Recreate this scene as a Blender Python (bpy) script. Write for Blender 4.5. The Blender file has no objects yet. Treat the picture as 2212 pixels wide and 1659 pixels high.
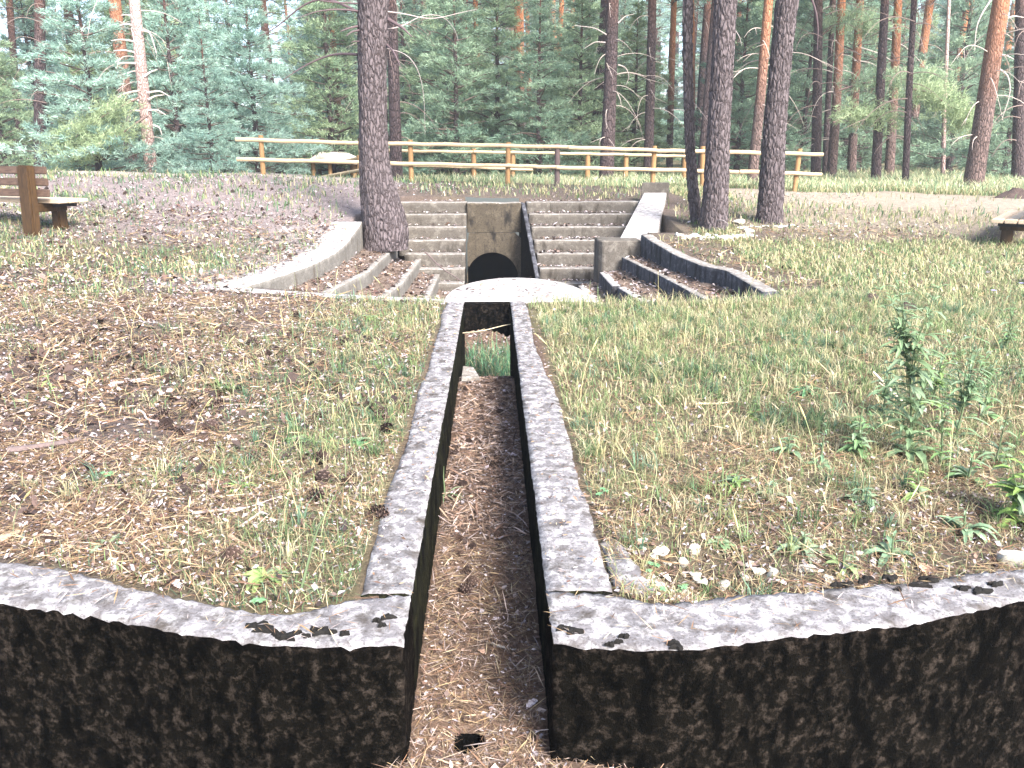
import bpy, bmesh, math, random
import numpy as np
from mathutils import Vector, Matrix

random.seed(7); RNG = np.random.default_rng(11)
SC = bpy.context.scene
COL = SC.collection
R = math.radians

# ------------------------------------------------------------------ camera
CAM_H, PITCH, YAW, FPX = 1.25, R(15.67), R(1.376), 1790.0     # FPX for a 2212 px wide frame
cam = bpy.data.cameras.new('camera'); cam.sensor_width = 36; cam.lens = 36*FPX/2212
cam.clip_start = .05; cam.clip_end = 600
camo = bpy.data.objects.new('camera', cam); COL.objects.link(camo)
camo.location = (0, 0, CAM_H); camo.rotation_euler = (math.pi/2-PITCH, 0, -YAW)
SC.camera = camo

# ------------------------------------------------------------------ sky, sun, exposure
SUN_EL, SUN_AZ = R(42), R(148)         # azimuth measured from +Y towards +X (negative = left, ahead of the camera)
w = bpy.data.worlds.new('World'); SC.world = w; w.use_nodes = True
nt = w.node_tree; bg = nt.nodes['Background']
sky = nt.nodes.new('ShaderNodeTexSky'); sky.sky_type = 'NISHITA'; sky.sun_disc = False
sky.sun_elevation = SUN_EL; sky.sun_rotation = SUN_AZ
sky.air_density = 1.0; sky.dust_density = 5.0; sky.ozone_density = 1.0; sky.altitude = 900
nt.links.new(sky.outputs[0], bg.inputs[0]); bg.inputs[1].default_value = 0.15
sl = bpy.data.lights.new('sun', 'SUN'); sl.energy = 4.2; sl.angle = R(22); sl.color = (1, .96, .92)
so = bpy.data.objects.new('sun', sl); COL.objects.link(so)
so.rotation_euler = (math.pi/2-SUN_EL, 0, math.pi-SUN_AZ)
SC.view_settings.view_transform = 'Standard'; SC.view_settings.look = 'None'
SC.view_settings.exposure = 2.08; SC.view_settings.gamma = 1; SC.view_settings.use_curve_mapping = False
SC.cycles.max_bounces = 5; SC.cycles.diffuse_bounces = 3; SC.cycles.transmission_bounces = 3
SC.cycles.transparent_max_bounces = 4; SC.cycles.volume_bounces = 0
SC.cycles.use_denoising = True

# ------------------------------------------------------------------ placing helpers (photo pixel, 2212 wide -> point in the world)
FW = np.array([math.sin(YAW)*math.cos(PITCH), math.cos(YAW)*math.cos(PITCH), -math.sin(PITCH)])
RT = np.array([math.cos(YAW), -math.sin(YAW), 0.0]); UP = np.cross(RT, FW)
def ray(u, v): return FW + RT*(u-1106)/FPX - UP*(v-829.5)/FPX
def P(u, v, z=0.0):
    d = ray(u, v); t = (z-CAM_H)/d[2]; return np.array([d[0]*t, d[1]*t, z])
def PD(u, v, D):
    d = ray(u, v); t = D/d[1]; return np.array([d[0]*t, D, CAM_H+d[2]*t])

# ------------------------------------------------------------------ numpy noise
def _h(ix, iy, iz, s):
    n = (ix*374761393 + iy*668265263 + iz*2147483647 + s*974634777) & 0xffffffff
    n = ((n ^ (n >> 13))*1274126177) & 0xffffffff
    n = ((n ^ (n >> 16))*2246822519) & 0xffffffff
    return ((n ^ (n >> 15)) & 0xffff)/65535.0
def vn(p, s=0):
    p = np.asarray(p, float); i = np.floor(p).astype(np.int64); f = p-i; f = f*f*(3-2*f); r = 0
    for a in (0, 1):
        for b in (0, 1):
            for c in (0, 1):
                wgt = (f[..., 0] if a else 1-f[..., 0])*(f[..., 1] if b else 1-f[..., 1])*(f[..., 2] if c else 1-f[..., 2])
                r = r + wgt*_h(i[..., 0]+a, i[..., 1]+b, i[..., 2]+c, s)
    return r*2-1
def fbm(p, s=0, o=4):
    p = np.asarray(p, float); r = 0; a = 1.0; t = 0
    for k in range(o): r = r + a*vn(p*(2**k), s+k); t += a; a *= .5
    return r/t
def n2(x, y, f, s=0, o=3): return fbm(np.stack([x*f, y*f, np.zeros_like(x)+s*7.3], -1), s, o)
def sst(a, b, x): t = np.clip((x-a)/(b-a), 0, 1); return t*t*(3-2*t)

# ------------------------------------------------------------------ objects helpers
def link(o, parent=None):
    COL.objects.link(o)
    if parent is not None: o.parent = parent
    return o
def tag(o, label=None, cat=None, group=None, kind=None):
    if cat and not kind: kind = 'thing'
    for k, v in (('label', label), ('category', cat), ('group', group), ('kind', kind)):
        if v: o[k] = v
    return o
def empty(name, loc, label, cat, group=None, rz=0):
    o = bpy.data.objects.new(name, None); o.location = tuple(loc); o.rotation_euler = (0, 0, rz); o.empty_display_size = .1
    link(o); return tag(o, label, cat, group)
def mesh(name, V, F, mats, col=None, mi=None, smooth=False):
    """V (n,3); F list of arrays (m,k) with k=3 or 4, or a list of tuples; col (n,3) point colour"""
    me = bpy.data.meshes.new(name); V = np.asarray(V, np.float32)
    if isinstance(F, np.ndarray): F = [F]
    if len(F) and not isinstance(F[0], np.ndarray):
        me.from_pydata([tuple(map(float, v)) for v in V], [], [tuple(map(int, f)) for f in F])
    else:
        F = [f for f in F if len(f)]
        loops = np.concatenate([f.reshape(-1) for f in F]).astype(np.int32)
        tot = np.concatenate([np.full(len(f), f.shape[1], np.int32) for f in F])
        st = np.concatenate([[0], np.cumsum(tot)[:-1]]).astype(np.int32)
        me.vertices.add(len(V)); me.vertices.foreach_set('co', V.reshape(-1))
        me.loops.add(len(loops)); me.loops.foreach_set('vertex_index', loops)
        me.polygons.add(len(tot)); me.polygons.foreach_set('loop_start', st); me.polygons.foreach_set('loop_total', tot)
    if not isinstance(mats, (list, tuple)): mats = [mats]
    for m in mats: me.materials.append(m)
    me.update(calc_edges=True)
    if mi is not None: me.polygons.foreach_set('material_index', np.asarray(mi, np.int32))
    me.polygons.foreach_set('use_smooth', np.full(len(me.polygons), bool(smooth)))
    if col is not None:
        a = me.color_attributes.new('Col', 'FLOAT_COLOR', 'POINT')
        c = np.ones((len(V), 4), np.float32); c[:, :3] = col; a.data.foreach_set('color', c.reshape(-1))
    me.update()
    return me
def obj(name, me, parent=None, loc=(0, 0, 0), rot=(0, 0, 0), sc=(1, 1, 1)):
    o = bpy.data.objects.new(name, me); o.location = tuple(loc); o.rotation_euler = rot
    o.scale = sc if isinstance(sc, tuple) else (sc, sc, sc)
    return link(o, parent)
def kids(o): return [c for c in COL.objects if c.parent == o]

def grid_faces(n, m, wrap=False):
    i = np.arange(n-1)[:, None]; mm = m if wrap else m-1
    j = np.arange(mm)[None, :]; j2 = (j+1) % m
    return np.stack([i*m+j, i*m+j2, (i+1)*m+j2, (i+1)*m+j], -1).reshape(-1, 4)
def tube(pts, rad, seg=8, cap=True):
    pts = np.asarray(pts, float); n = len(pts); rad = np.broadcast_to(np.asarray(rad, float), (n,))
    t = np.gradient(pts, axis=0); t /= np.linalg.norm(t, axis=1)[:, None]+1e-9
    ref = np.array([0, 0, 1.0]) if abs(t[:, 2]).mean() < .8 else np.array([1.0, 0, 0])
    a = np.cross(t, ref); a /= np.linalg.norm(a, axis=1)[:, None]; b = np.cross(t, a)
    th = np.linspace(0, 2*math.pi, seg, endpoint=False)
    V = pts[:, None]+rad[:, None, None]*(a[:, None]*np.cos(th)[None, :, None]+b[:, None]*np.sin(th)[None, :, None])
    V = V.reshape(-1, 3); F = grid_faces(n, seg, True)
    T = np.zeros((0, 3), int)
    if cap:
        V = np.concatenate([V, pts[:1], pts[-1:]]); c0, c1 = n*seg, n*seg+1; k = np.arange(seg); k2 = (k+1) % seg
        T = np.concatenate([np.stack([k2, k, np.full(seg, c0)], -1), np.stack([(n-1)*seg+k, (n-1)*seg+k2, np.full(seg, c1)], -1)])
    return V, F, T
class Acc:
    def __init__(s): s.V = []; s.Q = []; s.T = []; s.C = []; s.n = 0
    def add(s, V, Q=None, T=None, c=None):
        V = np.asarray(V, float); s.V.append(V)
        if Q is not None and len(Q): s.Q.append(np.asarray(Q)+s.n)
        if T is not None and len(T): s.T.append(np.asarray(T)+s.n)
        s.C.append(np.broadcast_to(np.asarray((.5, .5, .5) if c is None else c, float), (len(V), 3))); s.n += len(V)
    def tube(s, pts, rad, seg=6, c=None, cap=True): V, Q, T = tube(pts, rad, seg, cap); s.add(V, Q, T, c)
    def mesh(s, name, mats, smooth=False):
        F = []
        if s.Q: F.append(np.concatenate(s.Q))
        if s.T: F.append(np.concatenate(s.T))
        return mesh(name, np.concatenate(s.V), F, mats, np.concatenate(s.C), smooth=smooth)

# ------------------------------------------------------------------ materials
def mat(name, rough=.85):
    m = bpy.data.materials.new(name); m.use_nodes = True; t = m.node_tree; b = t.nodes['Principled BSDF']
    b.inputs['Roughness'].default_value = rough; b.inputs['Specular IOR Level'].default_value = .25
    return m, t, b
def coords(t, scale=(1, 1, 1), kind='Object'):
    tc = t.nodes.new('ShaderNodeTexCoord'); mp = t.nodes.new('ShaderNodeMapping'); mp.inputs['Scale'].default_value = scale
    t.links.new(tc.outputs[kind], mp.inputs[0]); return mp.outputs[0]
def noise(t, co, sc, det=6, rough=.6, dist=0):
    n = t.nodes.new('ShaderNodeTexNoise'); n.inputs['Scale'].default_value = sc; n.inputs['Detail'].default_value = det
    n.inputs['Roughness'].default_value = rough; n.inputs['Distortion'].default_value = dist
    t.links.new(co, n.inputs['Vector']); return n.outputs['Fac']
def ramp(t, f, stops, interp='LINEAR'):
    r = t.nodes.new('ShaderNodeValToRGB'); r.color_ramp.interpolation = interp; e = r.color_ramp.elements
    while len(e) < len(stops): e.new(.5)
    for k, (p, c) in enumerate(stops):
        e[k].position = p; e[k].color = (c, c, c, 1) if isinstance(c, (int, float)) else (*c, 1)
    t.links.new(f, r.inputs[0]); return r.outputs[0]
def mixc(t, f, a, b, mode='MIX'):
    m = t.nodes.new('ShaderNodeMix'); m.data_type = 'RGBA'; m.blend_type = mode
    for s, v in ((0, f), (6, a), (7, b)):
        if hasattr(v, 'is_linked') or hasattr(v, 'links'): t.links.new(v, m.inputs[s])
        elif s == 0: m.inputs[0].default_value = v
        else: m.inputs[s].default_value = (*v, 1)
    return m.outputs[2]
def bump(t, b, h, s=.5, d=.02):
    n = t.nodes.new('ShaderNodeBump'); n.inputs['Strength'].default_value = s; n.inputs['Distance'].default_value = d
    t.links.new(h, n.inputs['Height']); t.links.new(n.outputs[0], b.inputs['Normal'])
def concrete(name, base, light, dark, lich=(.52, .6), drk=(.3, .42), sc=1.0, bs=.6, vert=1.0):
    m, t, b = mat(name, .9); co = coords(t); cv = coords(t, (1, 1, vert))
    big = noise(t, co, 2.2*sc, 4); mid = noise(t, co, 13*sc, 8, .65, .3); fine = noise(t, co, 70*sc, 6, .7)
    vs = noise(t, cv, 7*sc, 7, .65, .2)
    c = mixc(t, ramp(t, big, [(.3, 0.), (.7, 1.)]), tuple(x*.78 for x in base), base)
    c = mixc(t, ramp(t, mid, [(lich[0], 0.), (lich[1], 1.)]), c, light)
    c = mixc(t, ramp(t, vs, [(drk[0], 1.), (drk[1], 0.)]), c, dark)
    c = mixc(t, ramp(t, fine, [(.34, .75), (.48, 0.)]), c, dark)
    c = mixc(t, .5, c, ramp(t, fine, [(.3, .55), (.7, 1.)]), 'MULTIPLY')
    t.links.new(c, b.inputs['Base Color']); bump(t, b, mixc(t, .5, mid, fine), bs, .012)
    if max(base) < .03: b.inputs['Specular IOR Level'].default_value = 0.02
    return m
M = {}
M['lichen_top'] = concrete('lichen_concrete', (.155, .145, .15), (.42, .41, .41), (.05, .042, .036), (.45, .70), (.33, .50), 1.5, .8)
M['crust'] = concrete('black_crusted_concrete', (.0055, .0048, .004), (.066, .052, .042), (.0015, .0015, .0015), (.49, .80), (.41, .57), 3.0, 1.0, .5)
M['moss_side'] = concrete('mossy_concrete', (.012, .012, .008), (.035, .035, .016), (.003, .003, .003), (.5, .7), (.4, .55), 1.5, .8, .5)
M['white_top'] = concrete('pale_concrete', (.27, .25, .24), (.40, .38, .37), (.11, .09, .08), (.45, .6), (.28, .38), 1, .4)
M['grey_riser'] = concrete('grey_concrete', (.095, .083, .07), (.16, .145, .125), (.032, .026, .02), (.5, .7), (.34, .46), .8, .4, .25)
M['dark_riser'] = concrete('shaded_concrete', (.055, .056, .066), (.15, .15, .165), (.010, .010, .012), (.5, .68), (.38, .52), 1, .5, .22)  # darker copy: shade of the right-hand risers put into the colour
M['head'] = concrete('ochre_concrete', (.065, .052, .036), (.10, .082, .058), (.012, .010, .008), (.5, .7), (.38, .48), .7, .5, .4)
M['light_riser'] = concrete('lit_weathered_riser', (.15, .14, .125), (.22, .205, .185), (.08, .065, .05), (.5, .7), (.33, .45), .9, .4, .22)  # paler copy: light on the left-hand risers put into the colour
M['nosing'] = concrete('worn_step_edge', (.20, .18, .16), (.32, .30, .28), (.06, .05, .04), (.5, .6), (.3, .38), 1.2, .4)
m, t, b = mat('dark_recess_shade', .95); b.inputs['Base Color'].default_value = (.002, .002, .002, 1); b.inputs['Specular IOR Level'].default_value = 0; M['pipe'] = m  # near-black stands in for the shade inside the pipe and floor hole
def vcol(name, rough=.8, trans=0.0, var=.25, sc=40.0):
    m, t, b = mat(name, rough); a = t.nodes.new('ShaderNodeAttribute'); a.attribute_name = 'Col'
    f = noise(t, coords(t), sc, 3)
    c = mixc(t, 1.0, a.outputs['Color'], ramp(t, f, [(.3, 1-var), (.7, 1+var if var < 0 else 1.)]), 'MULTIPLY')
    t.links.new(c, b.inputs['Base Color'])
    if trans:
        tr = t.nodes.new('ShaderNodeBsdfTranslucent'); mx = t.nodes.new('ShaderNodeMixShader'); mx.inputs[0].default_value = trans
        t.links.new(c, tr.inputs[0]); t.links.new(b.outputs[0], mx.inputs[1]); t.links.new(tr.outputs[0], mx.inputs[2])
        t.links.new(mx.outputs[0], t.nodes['Material Output'].inputs[0])
    return m
M['grass'] = vcol('grass_blades', .7, .35, .2); M['litter'] = vcol('dry_litter', .85, .1, .3)
M['needles'] = vcol('pine_needles', .6, .45, .25, 3.0); M['leafy'] = vcol('weed_leaves', .55, .3, .2)
M['cone'] = vcol('pine_cone_scales', .8, 0, .4, 120)
M['stone'] = concrete('limestone', (.52, .48, .40), (.68, .66, .60), (.12, .10, .07), (.5, .6), (.3, .4), 4, .7)
def bark(name, c1, c2, c3, upper=None, z0=3, z1=5):
    m, t, b = mat(name, .95); co = coords(t, (1, 1, .28)); v = t.nodes.new('ShaderNodeTexVoronoi'); v.feature = 'DISTANCE_TO_EDGE'
    v.inputs['Scale'].default_value = 22; n = noise(t, co, 9, 6, .6)
    ad = t.nodes.new('ShaderNodeVectorMath'); ad.operation = 'MULTIPLY_ADD'
    cmb = t.nodes.new('ShaderNodeCombineXYZ'); t.links.new(n, cmb.inputs[0]); t.links.new(n, cmb.inputs[1])
    t.links.new(cmb.outputs[0], ad.inputs[0]); ad.inputs[1].default_value = (.12, .12, .12); t.links.new(co, ad.inputs[2])
    t.links.new(ad.outputs[0], v.inputs['Vector']); f2 = noise(t, co, 45, 6, .65); big = noise(t, coords(t), 1.3, 3)
    c = mixc(t, ramp(t, f2, [(.3, 0.), (.65, 1.)]), c1, c2); c = mixc(t, ramp(t, v.outputs[0], [(.0, 1.), (.1, 0.)]), c, c3)
    c = mixc(t, .35, c, ramp(t, big, [(.3, .6), (.7, 1.)]), 'MULTIPLY')
    if upper:
        g = t.nodes.new('ShaderNodeSeparateXYZ'); tc = t.nodes.new('ShaderNodeTexCoord'); t.links.new(tc.outputs['Object'], g.inputs[0])
        mr = t.nodes.new('ShaderNodeMapRange'); mr.inputs[1].default_value = z0; mr.inputs[2].default_value = z1
        t.links.new(g.outputs[2], mr.inputs[0]); up = mixc(t, ramp(t, f2, [(.35, 0.), (.6, 1.)]), tuple(x*.7 for x in upper), upper)
        c = mixc(t, mr.outputs[0], c, up)
    t.links.new(c, b.inputs['Base Color']); bump(t, b, ramp(t, v.outputs[0], [(0., 0.), (.22, 1.)]), .9, .03); return m
M['bark'] = bark('grey_plated_bark', (.082, .066, .068), (.12, .098, .102), (.034, .024, .024))
M['bark_dark'] = bark('dark_bark', (.05, .034, .034), (.10, .072, .073), (.012, .008, .008), (.20, .09, .055), 4, 7)
M['bark_red'] = bark('orange_pine_bark', (.10, .066, .06), (.18, .125, .11), (.03, .02, .018), (.46, .19, .085), 1.8, 5.5)
M['bark_pale'] = bark('pale_sunlit_bark', (.30, .20, .18), (.46, .34, .31), (.12, .07, .06), (.52, .38, .35), 2, 6)
M['deadwood'] = vcol('dead_wood', .9, 0, .3, 60)
def wood(name, c1, c2, sc=(1, 1, 1)):
    m, t, b = mat(name, .6); co = coords(t, sc); n = noise(t, co, 9, 6, .65, .8); n3 = noise(t, coords(t), 3, 3)
    c = mixc(t, ramp(t, n, [(.35, 0.), (.65, 1.)]), c1, c2); c = mixc(t, .4, c, ramp(t, n3, [(.3, .6), (.7, 1.)]), 'MULTIPLY')
    t.links.new(c, b.inputs['Base Color']); bump(t, b, n, .3, .006); return m
M['rail'] = wood('honey_pine_rail', (.36, .26, .15), (.50, .40, .27), (.6, 8, 8))
M['post'] = wood('pine_post', (.20, .11, .045), (.29, .175, .08), (8, 8, .6))
M['post_old'] = wood('greyed_post', (.06, .042, .04), (.12, .085, .08), (8, 8, .6))
M['bench_dark'] = wood('bench_stained_wood', (.024, .012, .004), (.062, .033, .012), (4, 4, .8))
M['bench_slat'] = wood('bench_slat_wood', (.05, .03, .022), (.11, .07, .05), (1, 6, 6))
M['bench_top'] = wood('bench_lit_top', (.34, .25, .17), (.48, .38, .28), (1, 6, 6))  # light from above put into the pale colour of the seat tops
M['iron'] = mat('black_iron', .5)[0]; M['iron'].node_tree.nodes['Principled BSDF'].inputs['Base Color'].default_value = (.01, .009, .012, 1)
M['thatch'] = wood('lit_board_roof', (.55, .49, .42), (.7, .65, .58), (2, 2, 2))  # roof colour whitened to carry the light and haze on it

# ground material driven by point colour (grass / litter pigment), noise detail on top
m, t, b = mat('forest_soil', .95); a = t.nodes.new('ShaderNodeAttribute'); a.attribute_name = 'Col'
co = coords(t); f1 = noise(t, co, 55, 8, .75); f2 = noise(t, co, 9, 6, .7); f3 = noise(t, co, 160, 4, .7)
c = mixc(t, 1., a.outputs['Color'], ramp(t, f1, [(.32, .28), (.5, .9), (.66, 1.)]), 'MULTIPLY')
c = mixc(t, ramp(t, f3, [(.57, 0.), (.66, .7)]), c, (.26, .20, .17)); c = mixc(t, .8, c, ramp(t, f2, [(.3, .5), (.65, 1.)]), 'MULTIPLY')
t.links.new(c, b.inputs['Base Color']); bump(t, b, mixc(t, .5, f1, f3), 1.0, .05); M['soil'] = m

# ------------------------------------------------------------------ layout: curves of the walls
def interp_curve(pts, n=60):
    pts = np.asarray(pts, float); d = np.concatenate([[0], np.cumsum(np.linalg.norm(np.diff(pts[:, :2], axis=0), axis=1))])
    s = np.linspace(0, d[-1], n); out = np.stack([np.interp(s, d, pts[:, k]) for k in range(pts.shape[1])], -1)
    k = max(1, n//18)                                                   # smooth, ends kept
    for _ in range(k): out[1:-1] = (out[:-2]+2*out[1:-1]+out[2:])/4
    return out
LF = [P(u, v) for u, v in ((861, 1389), (760, 1396), (659, 1396), (549, 1389), (439, 1373), (308, 1349), (176, 1323), (0, 1303))]
LB = [P(u, v) for u, v in ((743, 1323), (615, 1330), (505, 1314), (395, 1292), (264, 1261), (132, 1226), (0, 1207))]
RF = [P(u, v) for u, v in ((1193, 1386), (1305, 1399), (1400, 1406), (1482, 1404), (1627, 1384), (1793, 1366), (2000, 1339), (2212, 1295))]
RB = [P(u, v) for u, v in ((1404, 1304), (1550, 1290), (1710, 1277), (1958, 1254), (2145, 1232), (2212, 1226))]
JY = 2.19; XL, XR = -.243, .155; XLO, XRO = -.395, .345
LB = [np.array([XL, JY, 0]), np.array([XLO, JY-.02, 0])]+LB[1:]
RB = [np.array([XR, JY, 0]), np.array([XRO, JY-.01, 0])]+RB
def extend(L, d, n=2):
    v = L[-1]-L[-2]; v = v/np.linalg.norm(v); v = v*.5+np.array(d)*.5; return L+[L[-1]+v*k*.9 for k in range(1, n+1)]
LF = extend(LF, (-1, .25, 0)); LB = extend(LB, (-1, .25, 0)); RF = extend(RF, (1, .25, 0)); RB = extend(RB, (1, .25, 0))
LF[0][0] = XL; RF[0][0] = XR
LFc, LBc, RFc, RBc = (interp_curve(q, 150) for q in (LF, LB, RF, RB))
def near_mid(x):
    mL = (LFc+LBc)/2; mR = (RFc+RBc)/2
    yl = np.interp(-x, -mL[:, 0], mL[:, 1]); yr = np.interp(x, mR[:, 0], mR[:, 1]); return np.where(x < 0, yl, yr)
# pit: front coping, side terraces
COP = [P(u, v) for u, v in ((440, 611), (510, 622), (703, 634), (832, 641), (926, 645), (960, 648))]
COPX = np.array([p[0] for p in COP]+[.155, .9, P(1285, 657)[0], P(1520, 648)[0], P(1680, 637)[0], 3.2])
COPY = np.array([p[1] for p in COP]+[7.12, 7.05, P(1285, 657)[1], P(1520, 648)[1], P(1680, 637)[1], 7.75])
def cop_y(x): return np.interp(x, COPX, COPY)
PITZ, FLY = -1.30, 5.83
LV = [0, -.2, -.4, -.6, -.82]
LT = [[(-2.36, 7.64), (-2.05, 9.5), (-1.92, 11.0), (-1.93, 12.6)],
      [tuple(P(703, 634, -.2)[:2]), tuple(P(798, 586, -.2)[:2]), tuple(P(859, 530, -.2)[:2])],
      [tuple(P(832, 641, -.4)[:2]), tuple(P(870, 611, -.4)[:2]), tuple(P(918, 548, -.4)[:2])],
      [tuple(P(926, 645, -.6)[:2]), tuple(P(940, 612, -.6)[:2]), tuple(P(953, 585, -.6)[:2])],
      [(-.50, 10.2), (-.50, 12.6)]]
RTc = [[(2.50, 7.55), (2.55, 9.0), tuple(P(1519, 575)[:2]), tuple(P(1384, 524)[:2])],
       [tuple(P(1590, 672, -.2)[:2]), tuple(P(1519, 645, -.2)[:2]), tuple(P(1430, 597, -.2)[:2]), tuple(P(1343, 555, -.2)[:2])],
       [tuple(P(1420, 675, -.4)[:2]), tuple(P(1379, 647, -.4)[:2]), tuple(P(1334, 620, -.4)[:2]), tuple(P(1295, 588, -.4)[:2])],
       [(1.30, 8.2), tuple(P(1285, 659, -.6)[:2]), tuple(P(1249, 616, -.6)[:2])]]
def cur(pts, y):
    p = sorted(pts, key=lambda q: q[1]); v0 = p[1][0]-p[0][0]; s0 = v0/(p[1][1]-p[0][1])
    r = np.interp(y, [q[1] for q in p], [q[0] for q in p])
    return r+np.where(y < p[0][1], (y-p[0][1])*s0, 0)
YE = 13.15; YB = 14.85
def outer(x, y):
    st = 7.5+2.0*sst(-5.2, -2.8, x)+.3*sst(2, 5, x); H = np.interp(x, [-9, -5, -2, 0, 3, 8], [.86, .80, .66, .60, .5, .42])
    h = sst(st, 17.0+0*x, y)*H
    h = h-(y > 18.6)*sst(18.6, 23, y)*np.interp(x, [-9, -3, 0, 8], [.55, .35, .12, -.02])
    h = h + .25*sst(30, 90, y)
    far = sst(9, 14, y)
    h = h+n2(x, y, .6, 3)*(.03+.05*far)*sst(3.2, 5, np.abs(x)+np.maximum(0, (5-y))*.4)+n2(x, y, 4.5, 9)*(.012+.01*far)
    h = h+.10*sst(-1.2, -5, x)*sst(2.5, 4.5, y)*(1-sst(7, 10, y))      # slight swell of litter on the left
    h = h+.06*np.exp(-((x+1.55)**2+(y-2.7)**2)/.15)*0-.012
    h = h-.10*np.exp(-((x-.66)**2/.05+(y-2.32)**2/.02))               # hollow with rubble behind the wall
    h = h-.035*sst(.55, .8, x)*sst(1.9, 2.2, y)*(1-sst(2.5, 2.9, y))
    return h
def ground(x, y):
    x = np.asarray(x, float); y = np.asarray(y, float); h = outer(x, y)
    small = n2(x, y, 7, 21)*.010+n2(x, y, 22, 5, 2)*.006
    # pit and terraces
    cy = cop_y(x)+.10
    xl = cur(LT[0], y)-.13; xr = cur(RTc[0], y)+.10
    yend = np.where(x < 0, YE, 12.05)
    pit = (y > cy) & (x > xl) & (x < xr) & (y < yend)
    z = np.full_like(h, PITZ)
    for k in (4, 3, 2, 1):                                              # left terraces, inner to outer
        xk = cur(LT[k], y)-.05; z = np.where(x < xk, LV[k]-.012+.02*n2(x, y, 3, 31)+.05*sst(.12, .4, xk-x), z)
    for k in (3, 2, 1):
        xk = cur(RTc[k], y)+.05; z = np.where(x > xk, LV[k]-.012+.03*n2(x, y, 2, 37)+.05*sst(.12, .4, x-xk), z)
    z = np.where((x < 0) | (x > 0), z, z)
    mound = .35*np.exp(-((x-.95)**2/.12+(y-11.4)**2/.8))                # spoil heap right of the pipe
    h = np.where(pit, z+mound*(z < -1.1)+small, h)
    back = (y >= yend) & (y < YB) & (x > -1.55) & (x < 2.75)
    h = np.where(back, PITZ+small, h)
    slot = (x > -.32) & (x < .25) & (y > 1.0) & (y <= cy+.3)
    h = np.where(slot, np.where(y < FLY, -.365+.03*sst(1.9, 2.6, y)+small*1.5, PITZ+small), h)
    basin = y < near_mid(x)
    bz = -.375-.30*sst(-.22, -.75, x)-.26*sst(.45, 1.2, x)
    h = np.where(basin, bz+small*1.3, h)
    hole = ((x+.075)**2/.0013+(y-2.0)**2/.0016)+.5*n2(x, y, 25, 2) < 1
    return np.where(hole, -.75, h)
def gz(x, y): return float(ground(np.array([x]), np.array([y]))[0])
def PG(u, v, f=None):
    d = ray(u, v); s = np.arange(1.2, 80, .01); p = np.array([0, 0, CAM_H])+d[None]*s[:, None]
    g = (f or ground)(p[:, 0], p[:, 1]); k = np.argmax(p[:, 2] <= g)
    return p[k] if (p[:, 2] <= g).any() else PD(u, v, 40)
def greenness(x, y):
    """share of living grass, 0..1"""
    n = n2(x, y, 1.1, 51); nf = n2(x, y, 5, 57)
    right = .84-.50*(1-sst(2.4, 4.6, y))*(1) + .42*n
    left = sst(-1.9, -.4, x)*.55+.12+.40*n - .1*sst(-2.0, -4.5, x)
    bank = .12+.35*n+.35*sst(-8, -6, x)*(1-sst(-6, -4.6, x))*(1-sst(12, 13, y))
    left = np.where(y > 9, bank, left); left = left+.25*np.exp(-((y-9.7)**2)/1.2)*(x < -3)
    g = np.where(x < -.05, left, right)+.34*nf
    emb = (y > 13.0) & (x > -3) & (x < 3.5) & (y < 19)
    g = np.where(emb, .10+.25*n+.2*nf, g)
    path = (np.abs(y-(15.9-.25*(x-8))) < 1.7) & (x > 4.6)
    dry = (y > 11.5) & (x > 3.6) & (y < 16)
    g = np.where(dry, g*.25, g); g = np.where((x < -2.6) & (y > 16.6) & (y < 19.6), 0, g); g = np.where(path, .0+.08*n, g)
    g = np.where((x > 2.2) & (x < 4.2) & (y > 7.6) & (y < 13) & (x < 3.1+.5*n), .22+.3*nf, g)
    g = np.where(y > 19, .55+.3*n+.25*(x > 2), g)
    return np.clip(g, 0, 1)
def in_made(x, y):
    """places where concrete, pit or channel lies instead of lawn"""
    cy = cop_y(x)
    pit = (y > cy-.12) & (y < YB+.1) & (x > cur(LT[0], y)-.32) & (x < np.maximum(cur(RTc[0], y)+.14, np.where(y > 11.6, 2.9, 0)))
    ch = (x > XLO-.02) & (x < XRO+.02) & (y < 7.4)
    yb = np.where(x < 0, np.interp(-x, -LBc[::-1, 0] if LBc[0, 0] < LBc[-1, 0] else -LBc[:, 0], LBc[:, 1]), np.interp(x, RBc[:, 0], RBc[:, 1]))
    return pit | ch | (y < yb+.01)

# ------------------------------------------------------------------ ground sheet
def axis(segs):
    out = []
    for a, b_, d in segs: out.append(np.arange(a, b_-1e-6, d))
    return np.concatenate(out+[[segs[-1][1]]])
xs = axis([(-160, -30, 10), (-30, -9, 1), (-9, -3.3, .15), (-3.3, -.26, .04), (-.26, .16, .012), (.16, 3.4, .04), (3.4, 9, .15), (9, 30, 1), (30, 160, 10)])
ys = axis([(-6, 1.0, .5), (1.0, 1.9, .04), (1.9, 2.1, .012), (2.1, 15.0, .04), (15, 24, .15), (24, 60, 1.5), (60, 320, 10)])
X, Y = np.meshgrid(xs, ys); Z = ground(X, Y)
g = greenness(X, Y)[..., None]
soilc = np.array([.15, .112, .095]); grassc = np.array([.20, .175, .085]); pale = np.array([.50, .43, .35]); orange = np.array([.20, .13, .09])
C = soilc*(1-g)+grassc*g
litL = sst(-.4, -2.2, X)[..., None]*(Y < 9)[..., None]; C = C*(1-litL*.25)+litL*.25*np.array([.20, .16, .16])
path = np.exp(-((Y-(15.9-.25*(X-8)))/1.7)**4)*sst(4, 5.5, X); C = C*(1-path[..., None]*.85)+pale*path[..., None]*.85  # sunlit brightness put into the pale path colour
bank = (sst(9.5, 12, Y)*(X < -1.7)*(Y < 19))[..., None]; C = C*(1-.75*bank)+np.array([.36, .295, .29])*.75*bank
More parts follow.
